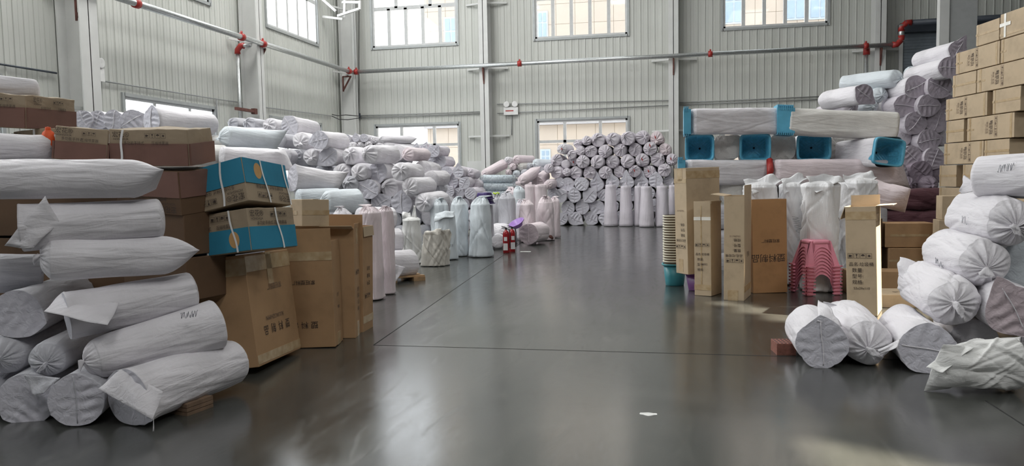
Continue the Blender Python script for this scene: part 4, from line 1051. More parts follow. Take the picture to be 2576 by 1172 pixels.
# tall pile at the back wall (pixel table measured on a 4.341x crop)
Z = lambda x, y: (1370+x/4.341, 320+y/4.341)
def zr(lst):
    out = []
    for e in lst:
        x, y = Z(e[0], e[1]); o = dict(e[4]) if len(e) > 4 else {}
        out.append((x, y, e[2]/4.341*1.02, e[3], o))
    return out
def rd(a, b, **k): return dict(red=(a, b), **k)
rowsZ = [
 [(185, 238, 55, 'T', rd(.1, .0, t='white')), (355, 180, 47, 'T'), (455, 145, 52, 'T'), (580, 140, 78, 'T', {'a': 120, 'amp': .2}), (740, 130, 75, 'T'), (905, 122, 76, 'T'), (1065, 110, 78, 'T', {'a': 45}), (1225, 118, 74, 'T', rd(-.2, .1, t='pink'))],
 [(292, 300, 50, 'T'), (388, 258, 52, 'T'), (500, 262, 68, 'T'), (655, 262, 73, 'T'), (818, 250, 74, 'T'), (985, 245, 75, 'T'), (1152, 232, 76, 'T', rd(0, .4)), (1312, 240, 68, 'T', {'t': 'pink'})],
 [(130, 358, 68, 'T'), (228, 402, 46, 'D'), (312, 375, 52, 'T', rd(.1, -.1)), (415, 375, 73, 'T'), (572, 378, 75, 'T'), (738, 375, 73, 'T'), (900, 370, 76, 'T'), (1066, 358, 75, 'T', rd(0, .1)), (1232, 350, 78, 'T'), (1392, 352, 64, 'T', rd(-.2, .1))],
 [(38, 450, 52, 'T'), (122, 492, 72, 'T', {'yaw': 25}), (238, 490, 45, 'T'), (335, 495, 70, 'T'), (490, 495, 72, 'T'), (660, 495, 71, 'T'), (815, 485, 66, 'T'), (982, 480, 68, 'T', rd(0, .1)), (1142, 485, 70, 'T', rd(-.1, .1)), (1310, 470, 75, 'T')],
 [(50, 622, 54, 'T'), (165, 600, 50, 'F'), (243, 625, 74, 'F', {'a': 190, 'amp': .35}), (402, 620, 75, 'F', {'a': 135}), (570, 622, 74, 'F', {'a': 91, 'amp': .65}), (742, 605, 73, 'F', {'a': 105, 'amp': .65}), (896, 605, 75, 'F', {'a': 92, 'amp': .7}), (1056, 605, 73, 'F', {'a': 88, 'amp': .7}), (1213, 580, 76, 'F', {'a': 90, 'amp': .2}), (1355, 585, 55, 'F')],
 [(90, 715, 58, 'F', {'a': 120, 'amp': .4}), (168, 750, 74, 'F', {'a': 210, 'amp': .3}), (322, 748, 72, 'F', {'a': 90}), (490, 745, 78, 'F', {'a': 50, 'amp': .35}), (645, 740, 64, 'F'), (800, 735, 70, 'F'), (965, 735, 70, 'F'), (1130, 725, 70, 'F'), (1290, 715, 70, 'F')],
 [(253, 880, 73, 'F', {'a': 60, 'amp': .15}), (410, 875, 75, 'F', {'a': 95}), (572, 876, 75, 'F', {'a': 150, 'amp': .4}), (735, 865, 72, 'F'), (890, 865, 72, 'F'), (1050, 860, 72, 'F'), (1210, 855, 72, 'F')],
 [(182, 1003, 66, 'F', {'a': 50}), (330, 1000, 74, 'F', {'a': 330, 'amp': .35}), (508, 998, 72, 'F', {'a': 150, 'amp': .3}), (660, 996, 70, 'F', {'a': 250}), (810, 994, 70, 'F'), (965, 992, 70, 'F'), (1120, 990, 70, 'F'), (1280, 988, 70, 'F')]]
heap('tall back heap', [zr(r_) for r_ in rowsZ], 23.7, 'roll ends stacked in the tall back heap', yaw=2, q=1, tone='lilac', L=1.3, dm=.2)
heap('hidden back layer', [[(1445, 400, 17, 'D'), (1500, 370, 17, 'D'), (1560, 372, 17, 'D'), (1620, 368, 17, 'D'), (1672, 385, 17, 'D')]], 25.1, 'rolls in the second layer of the tall back heap', yaw=2, q=0, tone='pink', L=1.2)

# ------------------------------------------------------------------ upright rolls
def stand(x, ytop, ybase, rp, label, group=None, tone='white', end='T', taper=.85, q=1, wr=1.4, dome=None, lean=(0, 0), d=None, name='sack_roll', knots=True, sq=2.0, amp=.1, ang=60, seam=False):
    f = on_floor(x, ybase) if d is None else on_floor(x, ybase)
    dd = depth_of(f); rr = rp*dd/FPX
    hd = Vector((f.x, f.y, 0)).normalized(); c = f+hd*rr*.92
    top = P(x, ytop, depth_of(c)); zt = top.z
    k = {'T': .30*rr, 'F': 0.02, 'O': 0, 'D': .3*rr*taper, 'P': 1.25*rr*taper}[end]
    A = Vector((c.x+lean[0], c.y+lean[1], zt-k)); B = Vector((c.x, c.y, 0.015))
    return roll(A, B, rr*taper, rr, end+'F', label, group, tone, q, ang, amp, seam, wr, sq, 0, knots=knots, name=name), A, B, rr
G9 = 'upright rolls in front of the tall back heap'
for (x, yt, yb, rp, lab) in [(1537, 463, 570, 18, 'leftmost upright roll in front of the tall back heap'), (1575, 466, 570, 18, 'second upright roll from left before the tall back heap'), (1607, 466, 569, 13.5, 'narrow upright roll partly behind the fourth, before tall back heap'),
                             (1627, 467, 572, 19, 'fourth upright roll from left before the tall back heap'), (1666, 466, 571, 18.5, 'rightmost full upright roll before the tall back heap'), (1692, 464, 566, 12, 'upright roll half hidden behind the tall lit carton')]:
    rt, A, B, rr = stand(x, yt, yb, rp, lab, G9, 'lilac', 'F', .72, 1, 1.0)
    hd = Vector((CR[0], CR[1], 0))
    cloth_flap(rt, [A+hd*rr*-.35, A+hd*rr*.3, A+Vector((0, 0, .13))+hd*rr*.05], 'lilac_cloth', 'corner_peak', 5, .01, .004)
G8 = 'upright rolls of the left centre group'
V = [(1109, 505, 640, 26, 'bluish upright roll left of the group, behind the short folded one', 'blue', 'T'), (1157, 504, 646, 25.5, 'bluish upright roll between the short folded roll and the broadest one', 'blue', 'T'),
     (1212, 503, 648, 30, 'broadest bluish upright roll beside the two extinguishers', 'blue', 'T'), (1250, 492, 602, 18, 'grey green upright roll with a yellow green tie at its neck', 'grey', 'T'),
     (1278, 490, 612, 23.5, 'grey upright roll just left of the lilac basin', 'grey', 'T'), (1288, 474, 590, 17, 'small pinkish upright roll behind the grey upright roll', 'pink', 'T'), (1308, 472, 592, 17, 'slim bluish upright roll with puckered top behind the lilac basin', 'blue', 'T'),
     (1298, 458, 578, 16, 'short pinkish upright roll with two peaks in the rear of the group', 'pink', 'F'), (1336, 463, 582, 17, 'pinkish upright roll left half of the rear flat-topped pair', 'pink', 'F'), (1362, 463, 582, 17, 'pinkish upright roll right half of the rear flat-topped pair', 'pink', 'F'),
     (1314, 506, 604, 17, 'lilac upright roll just behind the lilac basin, left side', 'lilac', 'T'), (1327, 507, 610, 21, 'pinkish upright roll with gathered top above the lilac basin', 'pink', 'T'),
     (1396, 498, 599, 15, 'slim pink upright roll at the far right of the group', 'pink', 'T'), (1374, 501, 606, 23.5, 'broad pink upright roll right of the floor rolls', 'pink', 'T'),
     (1224, 512, 628, 21, 'grey upright roll behind the broadest bluish roll, carrying the violet tubs', 'grey', 'F')]
for (x, yt, yb, rp, lab, t, e) in V:
    rt, A, B, rr = stand(x, yt, yb, rp, lab, G8, t, e, .88, 2 if rp > 18 else 1, 2.6)
    if 'yellow' in lab:
        mb = MB(); tp = rt.matrix_world.inverted() @ (A+Vector((0.02, -.06, .10))); mb.tube([tp+Vector((-.08, 0, 0)), tp+Vector((-.03, .01, .03)), tp+Vector((.02, 0, 0)), tp+Vector((.08, -.01, .03))], .02, 6); mb.build('yellow_tie', 'yellow_green', rt, True)
rt, A, B, rr = stand(1123, 533, 655, 30, 'short bluish sack roll with its top folded over, front of the group', G8, 'blue', 'D', .82, 2, 1.8)
mb = MB(); inv = rt.matrix_world.inverted(); hd = Vector((CF[0], CF[1], 0)).normalized()
cloth_flap(rt, [A-hd*rr*.86+Vector((CR[0], CR[1], 0))*rr*-.85+Vector((0, 0, -.12)), A-hd*rr*.9+Vector((CR[0], CR[1], 0))*rr*.8+Vector((0, 0, -.02)), A-hd*rr*.3+Vector((CR[0], CR[1], 0))*rr*.8+Vector((0, 0, .07)), A-hd*rr*.3-Vector((CR[0], CR[1], 0))*rr*.8+Vector((0, 0, .03))], 'bluish_cloth', 'folded_top', 10, .03, .01, 3)
scribble(rt, P(1118, 618, depth_of(A)-rr-.03), (CR[0], CR[1], 0), (0, 0, 1), (-CF[0], -CF[1], 0), .22, 9)
# pink upright pair beside the left cartons
rt, A, B, rr = stand(937, 524, 757, 31, 'nearer pink upright roll beside the last brown carton', 'pink upright rolls beside the left cartons', 'pink', 'T', .95, 3, 2.0)
rt, A, B, rr = stand(975, 523, 742, 21, 'farther pink upright roll at the end of the left cartons', 'pink upright rolls beside the left cartons', 'pink', 'T', .95, 3, 2.4)
stand(868, 528, 745, 26, 'pink upright roll mostly hidden behind the brown cartons', 'pink upright rolls beside the left cartons', 'white', 'T', .95, 2, 1.6)
# three rolls lying one over another on a pallet, ends to the right
G10 = 'stacked lying rolls beyond the pink upright rolls'
two((905, 548, 11.6), (985, 550, 11.9), 27, 29, 'DD', 'top roll of three lying beyond the pink upright rolls', G10, q=2)
two((905, 605, 11.4), (1002, 606, 11.7), 31, 32, 'DD', 'middle roll of three lying beyond the pink upright rolls', G10, q=2, tone='white')
rt = two((915, 668, 10.9), (1028, 664, 11.6), 36, 37, 'DD', 'bottom roll of three with a loose flap, on the small pallet', G10, q=2)
cloth_flap(rt, [P(993, 665, 10.9), P(1020, 672, 10.95), P(996, 708, 10.85), P(990, 690, 10.85)], seed=4, puff=.01)
pc_ = on_floor(1005, 711); mb = MB(); 
for k in range(3): mb.box(-.45, .42, .02+k*.2, .14+k*.2, .06, .08)
mb.box(.24, .42, .0, .62, 0, .06); mb.box(-.2, -.02, 0, .62, 0, .06)
root = empty('pallet', Matrix.Translation((pc_.x-.02, pc_.y+.02, 0)) @ Matrix.Rotation(R(38), 4, 'Z')); tag(root, 'small light wood pallet under the three lying rolls', 'pallet'); mb.build('boards', 'pallet_wood', root)
# crumpled poly sacks
rt, A, B, rr = stand(1038, 545, 664, 28, 'translucent white poly sack with crumpled standing top', 'poly sacks on the floor at left centre', 'poly', 'D', .9, 3, 3.2, amp=.3)
hr = Vector((CR[0], CR[1], 0)); up = Vector((0, 0, 1))
cloth_flap(rt, [A-hr*rr*.9-up*.02, A+hr*rr*.1-up*.04-hd*rr*.3, A+hr*rr*.0+up*.12, A-hr*rr*.8+up*.16], 'poly_sack', 'crumpled_neck', 10, .05, .004, 5)
cloth_flap(rt, [A+hr*rr*.0-up*.02-hd*rr*.2, A+hr*rr*.55-up*.05, A+hr*rr*.42+up*.25, A+hr*rr*.22+up*.27], 'poly_sack', 'crumpled_neck', 10, .04, .004, 8)
rt, A, B, rr = stand(1098, 588, 671, 34, 'low tan poly sack with open twisted mouth on the floor', 'poly sacks on the floor at left centre', 'tan', 'O', .92, 3, 3.0, sq=2.4)
cloth_flap(rt, [A-hr*rr*.95-up*.03-hd*.05, A+hr*rr*.3-up*.02-hd*rr*.8, A+hr*rr*.5+up*.10-hd*rr*.5, A-hr*rr*.6+up*.06], 'tan_sack', 'folded_mouth', 10, .04, .004, 2)
cloth_flap(rt, [A+hr*rr*.2+up*.06-hd*rr*.6, A+hr*rr*1.1+up*.09-hd*rr*.5, A+hr*rr*1.25+up*.0-hd*rr*.5, A+hr*rr*.95-up*.30-hd*rr*.5], 'tan_sack', 'twisted_corner', 10, .04, .004, 6)
mb = MB(); mb.lathe([(0, 0), (rr*.8, .0)], 20); inv = rt.matrix_world.inverted(); mb.build('contents', 'carton_shaded', rt, False, inv @ Matrix.Translation(A-up*.12))
# rolls on the floor around the extinguishers
endon(1330, 589, 26.5, 17.0, 'FD', 'pinkish roll lying on the floor with seamed disc end by the lilac basin', yaw=12, L=.75, tone='pink', q=2, ang=92, amp=.04)
endon(1276, 590, 26, 17.1, 'TD', 'white knotted roll lying behind the extinguishers', yaw=-30, L=.7, q=2)
endon(1252, 607, 17, 16.2, 'DD', 'small white roll between the broadest upright roll and extinguishers', yaw=-10, L=.5, q=1)
mb = MB(); mb.tube([(0, 0, 0), (.08, .02, .09), (.2, .0, .05), (.26, 0, .0)], [.03, .06, .05, .02], 8); o = mb.build('dark_bag', 'rust_brown', None, True); c = on_floor(1370, 606); o.location = c+Vector((-.06, .05, .05)); tag(o, 'small dark brown rag at the foot of the broad pink roll', 'rag')

def extinguisher(c, label, rot):
    root = empty('fire_extinguisher', Matrix.Translation(c) @ Matrix.Rotation(R(rot), 4, 'Z')); tag(root, label, 'fire extinguisher', 'fire extinguishers on the floor')
    mb = MB(); mb.lathe([(0, .0), (.062, .0), (.066, .01), (.066, .38), (.058, .42), (.035, .45), (.022, .46), (.022, .475), (0, .475)], 20); mb.build('cylinder', 'extinguisher_red', root, True)
    mb = MB(); mb.box(-.045, .045, -.069, -.066, .06, .2); mb.box(-.03, .035, -.0695, -.066, .25, .33); mb.build('label', 'white_plastic', root)
    mb = MB(); mb.tube([(0, 0, .47), (0, 0, .505)], .018, 8); mb.box(-.085, .03, -.01, .01, .50, .512); mb.tube([(.02, 0, .51), (-.09, 0, .545)], .008, 6); mb.build('valve_handle', 'black_rubber', root)
    mb = MB(); mb.tube([(.02, 0, .49), (.07, 0, .48), (.085, 0, .40), (.08, 0, .2), (.078, 0, .1)], .010, 8); mb.build('hose', 'black_rubber', root, True)
c = on_floor(1272, 637); extinguisher(c+Vector((0, .07, 0)), 'left red fire extinguisher standing before the knotted roll', 0)
c = on_floor(1287, 634); extinguisher(c+Vector((0, .07, 0)), 'right red fire extinguisher standing before the knotted roll', 25)
c = on_floor(1322, 633); mb = MB(); mb.box(-.11, .11, -.05, .05, 0, .003); o = mb.build('paper_scrap', 'paper'); o.location = c; tag(o, 'white paper scrap on the floor right of the extinguishers', 'paper')
c = on_floor(1631, 1042); mb = MB(); mb.add([(.055*math.cos(a), .03*math.sin(a)*(1+.2*math.sin(3*a)), .003+.002*math.sin(5*a)) for a in [2*math.pi*k/20 for k in range(20)]]+[(.055*math.cos(a), .03*math.sin(a)*(1+.2*math.sin(3*a)), 0) for a in [2*math.pi*k/20 for k in range(20)]], [tuple(range(20))]+[(k, k+20, (k+1) % 20+20, (k+1) % 20) for k in range(20)])
o = mb.build('paper_scrap', 'paper'); o.location = c; tag(o, 'small white oval scrap on the bare floor in the foreground', 'paper')

def tub(M, r0, r1, h, mat, label, name, sq=4.0, group=None):
    root = empty(name, M); tag(root, label, 'tub', group)
    mb = MB(); t = .006
    mb.lathe([(0, 0), (r0*.96, 0), (r0, .015), (r1, h), (r1-t, h), (r0-t, .02), (0, t)], 40, sq=sq); mb.build('body', mat, root, True)
    mb = MB(); mb.lathe([(r1-.002, h-.02), (r1+.02, h-.018), (r1+.022, h), (r1-.004, h+.004), (r1-.006, h)], 40, sq=sq); mb.build('rim', mat, root, True)
    return root
c = P(1219, 484, 16.0)
tub(Matrix.Translation(c) @ Matrix.Rotation(math.pi, 4, 'X') @ Matrix.Rotation(R(20), 4, 'Z'), .135, .165, .14, 'violet_plastic', 'dark violet plastic tub upside down on top of its twin', 'plastic_tub', 3.2, 'dark violet tubs')
tub(Matrix.Translation(c-Vector((0, 0, .11))) @ Matrix.Rotation(math.pi, 4, 'X') @ Matrix.Rotation(R(12), 4, 'Z'), .15, .185, .13, 'violet_plastic', 'lower dark violet tub carrying the upturned one', 'plastic_tub', 3.2, 'dark violet tubs')
c = P(1304, 569, 16.85)
tub(Matrix.Translation(c) @ Euler((R(22), R(-24), 0)).to_matrix().to_4x4(), .11, .17, .11, 'lilac_plastic', 'lilac round basin tilted between two floor rolls', 'plastic_basin', 2.0)

# ------------------------------------------------------------------ right: tall cartons, buckets, stools
FR_ = {'R1': (.471, 10.141, .235, 1, -.6, -55.9, .259, .523, 1.367), 'R2': (.572, 9.777, 0, -.4, -.8, -26.1, .222, .335, 1.18), 'R3': (.906, 9.543, 0, .3, .1, -15.1, .238, .50, 1.248),
       'R4': (1.31, 10.06, 0, -1.0, -.6, 13.7, .443, .27, 1.183), 'R5': (2.137, 8.624, 0, 0, -1.7, -20.2, .294, .442, 1.146)}
G11 = 'tall cartons standing on the right'
info = lambda f, v0, rot, s=.045, u=.42: [(f, u, v0, '品名:垃圾桶', s*.92, rot), (f, u-.12 if rot == 0 else u+.12, v0-.055, '数量:', s, rot), (f, u-.12 if rot == 0 else u+.12, v0-.11, '型号:', s, rot), (f, u-.12 if rot == 0 else u+.12, v0-.165, '规格:', s, rot)]
infoU = lambda f, v0, s=.045, u=.5: [(f, u, v0, '品名:垃圾桶', s*.92, 180), (f, u+.14, v0+.05, '数量:', s, 180), (f, u+.14, v0+.1, '型号:', s, 180), (f, u+.14, v0+.15, '规格:', s, 180)]
carton('tallest tan carton, sunlit at left, standing on a purple bucket', FR_['R1'], 'carton_tan', G11, tapes=[('F', .3, .88, .7, 1), ('F', .0, .86, 1, .9), ('F', .28, .02, .62, .14), ('R', 0, .90, 1, .97)],
       texts=infoU('F', .32, .042)+[('F', .5, .60, '53x29x110', .03, 180, 'ink_faded')], icons=[('F', .14, .26, .048, 0)], flaps=[('F', .002, 170)])
mbp = [('F', .44, 0, .47, 1, 'carton_inside')]
carton('narrow tan carton with H002 print, left front of the tall cartons', FR_['R2'], 'carton_tan', G11, open_top=True, tapes=[('F', 0, .80, 1, .835, 'tape_clear'), ('F', 0, .06, 1, .12), ('F', .4, .12, .47, .95)],
       texts=info('F', .44, 0, .038, .5)+[('F', .62, .335, 'H002', .035, 0)], icons=[('F', .16, .54, .042, 0)], flaps=[('R', .03, 178)])
carton('open tan carton with one flap standing up, front centre of the tall cartons', FR_['R3'], 'carton_tan', G11, open_top=True, tapes=[('R', 0, .08, 1, .14), ('F', .2, 0, .7, .1)],
       texts=infoU('F', .435, .042)+[('F', .55, .62, '53x29x110', .028, 180, 'ink_faded'), ('R', .5, .44, '制品', .07, 180)], icons=[('F', .2, .385, .046, 180 if False else 0)], flaps=[('L', .16, 82), ('R', .13, 0)])
carton('wide orange brown carton turned upside down behind the open carton', FR_['R4'], 'carton_orange', G11, open_top=True, texts=[('F', .52, .56, '家旺塑料厂', .048, 180), ('F', .45, .38, '塑料制品', .11, 180)])
carton('open tan carton standing alone in front of the dark cartons', FR_['R5'], 'carton_tan', G11, open_top=True, tapes=[('F', 0, .88, 1, .955), ('R', .0, .86, .6, .93)],
       texts=info('F', .47, 0, .05, .5)+[('F', .5, .25, '53x29x110', .035, 0)], icons=[('F', .15, .55, .052, 0)], flaps=[('L', .14, 160), ('R', .16, 88), ('B', .11, 6)])
# scrawl on cartons
c = Vector((.50, 9.98, 0))
tub(Matrix.Translation((.46, 10.12, 0)) @ Matrix.Rotation(R(-30), 4, 'Z'), .105, .14, .232, 'purple_plastic', 'purple square bucket under the tallest tan carton', 'plastic_bucket', 4.0)
bx, byy = .12, 10.58
bt = tub(Matrix.Translation((bx+.05, byy, 0)), .125, .155, .30, 'teal_plastic', 'teal bucket at the bottom of the tall bucket stack', 'plastic_bucket', 3.0, 'nested buckets beside the tall cartons')
def make_bucket(z, lab, mat):
    root = empty('plastic_bucket', Vector((bx+.05, byy, z))); tag(root, lab, 'bucket', 'nested buckets beside the tall cartons')
    mb = MB(); mb.lathe([(.115, .0), (.146, .17), (.138, .17), (.108, .0)], 32, sq=3); mb.build('body', mat, root, True)
    mb = MB(); mb.lathe([(.143, .155), (.160, .157), (.162, .172), (.14, .175)], 32, sq=3); mb.build('rim', 'cream_plastic', root, True)
    return root
nb = 19
proto = make_bucket(.17, 'cream rimmed nested bucket, first above the teal bucket', 'dark_wood')
NUMW = ORD+['sixteenth', 'seventeenth', 'eighteenth', 'nineteenth']
for k in range(1, nb):
    r2 = proto.copy(); COL.objects.link(r2); r2.location.z = .17+k*.0345; r2['label'] = 'cream rimmed nested bucket, %s above the teal bucket' % NUMW[k]
    for ch in proto.children: c2 = ch.copy(); COL.objects.link(c2); c2.parent = r2

def make_stool():
    root = empty('plastic_stool', Vector((0, 0, 0))); tag(root, 'top pink plastic stool of the stack beside the lone open carton', 'stool', 'nested pink stools')
    h, a0, a1 = .34, .130, .215
    mb = MB(); mb.lathe([(0, h), (a0*.85, h+.002), (a0*1.02, h-.006), (a0*1.08, h-.02), (a0*1.10, h-.045), (a0*1.05, h-.045), (a0, h-.012), (0, h-.010)], 40, sq=5); mb.build('seat', 'pink_plastic', root, True)
    for k in range(4):
        Mr = Matrix.Rotation(k*math.pi/2, 4, 'Z')
        mb = MB()
        for v0, v1 in [(i/8, (i+1)/8) for i in range(8)]:
            def pt(u, v, t):
                a = a0+(a1-a0)*v; return Mr @ Vector((a-t, u, h*(1-v)-.012))
            w0, w1 = .058+.012*v0, .058+.012*v1; A0, A1 = a0+(a1-a0)*v0, a0+(a1-a0)*v1
            for t in (0, .005):
                mb.add([pt(A0-w0, v0, t), pt(A0-t, v0, t), pt(A1-t, v1, t), pt(A1-w1, v1, t)], [(0, 1, 2, 3)])
            M2 = Mr @ Matrix(((0, 1, 0, 0), (1, 0, 0, 0), (0, 0, 1, 0), (0, 0, 0, 1)))
            for t in (0, .005):
                mb.add([M2 @ Vector((A0-t, A0-w0, h*(1-v0)-.012)), M2 @ Vector((A0-t, A0-t, h*(1-v0)-.012)), M2 @ Vector((A1-t, A1-t, h*(1-v1)-.012)), M2 @ Vector((A1-t, A1-w1, h*(1-v1)-.012))], [(0, 1, 2, 3)])
        mb.box(-.001, .001, -.001, .001, -.0005, 0, M=Mr @ Matrix.Translation((a1, a1, 0)))
        lg = mb.build('leg', 'pink_plastic', root)
        # arched side with a raised arch band
        mb = MB(); pts = []
        ns = 16
        for i in range(ns+1):
            t = math.pi*i/ns; v = .52-.30*math.sin(t); a = a0+(a1-a0)*v; u = -math.cos(t)*(a-.055)
            pts.append((u, v))
        for i in range(ns):
            (u0, v0), (u1, v1) = pts[i], pts[i+1]
            f = lambda u, v, o=0: Mr @ Vector((a0+(a1-a0)*v+o, u, h*(1-v)-.012))
            mb.add([f(u0, 0), f(u1, 0), f(u1, v1), f(u0, v0)], [(0, 1, 2, 3)])
            mb.add([f(u0*1.02, v0-.06, .006), f(u1*1.02, v1-.06, .006), f(u1, v1, .006), f(u0, v0, .006)], [(0, 1, 2, 3)])
        mb.build('arched_side', 'pink_plastic', root)
        mb = MB(); mb.box(a1-.012, a1+.016, a1-.10, a1+.016, .012, .03, M=Mr)
        mb.build('foot_ledge', 'pink_plastic', root)
        mb = MB(); mb.box(a1-.012, a1+.016, -a1-.016, -a1+.10, .012, .03, M=Mr); mb.build('foot_ledge', 'pink_plastic', root)
    return root
sc_ = on_floor(2053, 744)+Vector((.03, .23, 0))
st0 = make_stool(); ns_ = 9
st0.rotation_euler = (0, 0, R(18)); st0.location = sc_+Vector((0, 0, .042*(ns_-1)))
for k in range(ns_-1):
    r2 = st0.copy(); COL.objects.link(r2); r2.location = sc_+Vector((0, 0, .042*k)); r2['label'] = 'pink plastic stool, %s from the floor in the nested stack' % ORD[k]
    for ch in st0.children: c2 = ch.copy(); COL.objects.link(c2); c2.parent = r2

# ------------------------------------------------------------------ rack of square basket bundles
def basket(root, center, w, h, depth, axis, up_tilt=0):
    """open blue basket seen into its mouth; axis points into it"""
    z = -Vector(axis).normalized(); up = Vector((0, 0, 1)); x = up.cross(z).normalized(); y = z.cross(x)
    M = Matrix((x, y, z)).transposed().to_4x4(); M = Matrix.Translation(center) @ M @ Matrix.Rotation(R(up_tilt), 4, 'Z'); M = root.matrix_world.inverted() @ M
    mb = MB(); S = Matrix.Diagonal((1, h/w, 1, 1)); r = w/2
    mb.lathe([(r*.80, -depth), (r*.93, -.02), (r*.98, .0), (r*.93, .0), (r*.87, -.03), (r*.76, -depth+.01), (0, -depth+.01)], 48, 0, S, sq=7)
    mb.add([(0, 0, -depth)], [])
    b = mb.build('basket', 'blue_plastic_inner', root, True, M)
    mb = MB(); mb.lathe([(r*.92, .0), (r*1.0, .01), (r*1.03, -.01), (r*1.03, -.05), (r*.97, -.05)], 48, 0, S, sq=7); mb.build('basket_rim', 'blue_plastic', b, True)
    mb = MB()
    for k in range(-3, 4):
        c0 = k*.22*r
        L2 = (r*.74-abs(c0)); mb.tube([(c0-L2, -L2*h/w, -depth+.016), (c0+L2, L2*h/w, -depth+.016)], .004, 4)
        mb.tube([(c0-L2, L2*h/w, -depth+.016), (c0+L2, -L2*h/w, -depth+.016)], .004, 4)
    for q_ in range(4):
        for u in (-.45, -.15, .15, .45):
            Mq = Matrix.Rotation(q_*math.pi/2, 4, 'Z')
            p_ = [Mq @ Vector((r*.88, u*r*1.4, -.04)), Mq @ Vector((r*.77, u*r*1.2, -depth+.03))]; mb.tube([Vector((v.x, v.y*h/w, v.z)) for v in p_], .004, 4)
    mb.build('lattice', 'blue_plastic', b)
    mb = MB(); mb.lathe([(0, .001), (.018, .001), (.018, 0)], 12, M=Matrix.Translation((0, 0, -depth+.022))); mb.build('drain_hole', 'hole_black', b)
def notched_rim(root, c, r, hh, ax, w=.10):
    """side view of nested basket rims: comb of blue lugs along a square ring around the roll"""
    z = Vector(ax).normalized(); inv = root.matrix_world.inverted(); mb = MB()
    for (s, q_) in ((1, .94), (-1, .94)):
        for k in range(int(w/.028)):
            p = inv @ (Vector(c)+z*(k*.028))
            q0 = inv.to_3x3() @ Vector((0, 0, 1)); nn = inv.to_3x3() @ Vector((0, -1, 0)).normalized(); zz = inv.to_3x3() @ z
            a = p+q0*(s*hh*.90); Mx = Matrix((zz, nn, q0)).transposed().to_4x4(); Mx.translation = a
            mb.box(0, .014, -r*1.0, r*1.03, -.035, .05 if s > 0 else .02, M=Mx)
    q0 = inv.to_3x3() @ Vector((0, 0, 1)); nn = inv.to_3x3() @ Vector((0, -1, 0)).normalized(); zz = inv.to_3x3() @ z
    Mx = Matrix((zz, nn, q0)).transposed().to_4x4(); Mx.translation = inv @ Vector(c)
    mb.box(-.005, w, -r*.99, r*.99, -hh*.93, hh*.93, M=Mx)
    mb.build('basket_lugs', 'blue_plastic', root)
RK = 'square basket bundles of the rack'
TW = math.radians(0)
def sqroll(a, b, r, ends, label, t, **k):
    return roll(P(*a), P(*b), r, r*k.pop('kb', 1), ends, label, RK, t, k.pop('q', 2), seam=k.pop('seam', False), sq=k.pop('sq', 5), sag=0, wr=k.pop('wr', 1.1), knots=False, **k)
rt = sqroll((1742, 307, 12.1), (1955, 305, 12.15), .205, 'DD', 'top left cloth bundle of the rack with blue basket lugs at left', 'white', q=3)
notched_rim(rt, P(1720, 308, 12.1), .205, .21, P(1955, 305, 12.15)-P(1742, 307, 12.1), .11)
rt = sqroll((1985, 306, 12.05), (2248, 318, 11.7), .212, 'DD', 'top right cloth bundle of the rack with blue basket lugs at its left end', 'cream', q=3)
notched_rim(rt, P(1951, 304, 12.1), .215, .215, P(2262, 318, 11.7)-P(1985, 306, 12.05), .26)
for i, (x, y, w, h, tl, lab) in enumerate([(1760, 372, 70, 66, 0, 'leftmost blue basket end in the middle row of the rack'), (1900, 370.5, 74, 66, 0, 'second blue basket end from left in the middle row'), (2048, 370, 80, 67, 0, 'third blue basket end from left in the middle row'), (2238, 382, 82, 68, -8, 'tilted blue basket end sticking out at the right of the rack')]):
    dd = 12.15 if i < 3 else 11.3; A = P(x, y, dd); W_ = w*dd/FPX; Hh = h*dd/FPX; ax = Vector((0.05 if i < 3 else -.33, 1, 0)).normalized()
    A2 = A+ax*.03
    rt = roll(A2, A2+ax*1.25, W_*.46, W_*.44, 'OF', lab, RK, 'white', 1, seam=False, sq=6, sag=0, wr=.6, knots=False)
    basket(rt, A, W_, Hh, .36, ax, tl)
for i, (x, y, lab) in enumerate([(1829, 370, 'white square bundle end between the first two blue baskets'), (1969, 370, 'white square bundle end between second and third blue baskets'), (2121, 370, 'white square bundle end right of the third blue basket')]):
    A = P(x, y, 12.35); roll(A, A+Vector((.05, 1.1, 0)), .195, .2, 'FF', lab, RK, 'cream', 2, 40+20*i, .12, True, sq=4.5, sag=0, wr=1.2)
rt = sqroll((1728, 434, 12.1), (1925, 434, 12.15), .20, 'DD', 'long white bundle in the third rack row, blue lugs at left', 'white', q=2)
notched_rim(rt, P(1706, 432, 12.1), .2, .2, P(1925, 434, 12.15)-P(1728, 434, 12.1), .11)
rt = sqroll((1950, 434, 12.0), (2225, 434, 11.8), .205, 'DP', 'long pinkish bundle in the third rack row with a red edge', 'pink', q=2, ang=80)
mb = MB(); c = rt.matrix_world.inverted()
notch = P(1931, 428, 11.85); inv = rt.matrix_world.inverted(); mb.tube([inv @ P(1936, 402, 11.95), inv @ P(1938, 430, 11.83), inv @ P(1932, 452, 11.95)], [.05, .055, .02], 8); mb.build('red_tub_edge', 'red_paint', rt, True)
for i, (x, w_) in enumerate([(1765, 'first'), (1840, 'second'), (1915, 'third'), (1990, 'fourth'), (2065, 'fifth'), (2140, 'sixth'), (2205, 'seventh')]):
    A = P(x, 483, 12.1); roll(A, A+Vector((.05, 1.1, 0)), .185, .19, 'DD', 'grey white square bundle end, %s from left in the fourth rack row' % w_, RK, 'cream' if i % 2 else 'grey', 1, seam=False, sq=3.5, sag=0, knots=False)
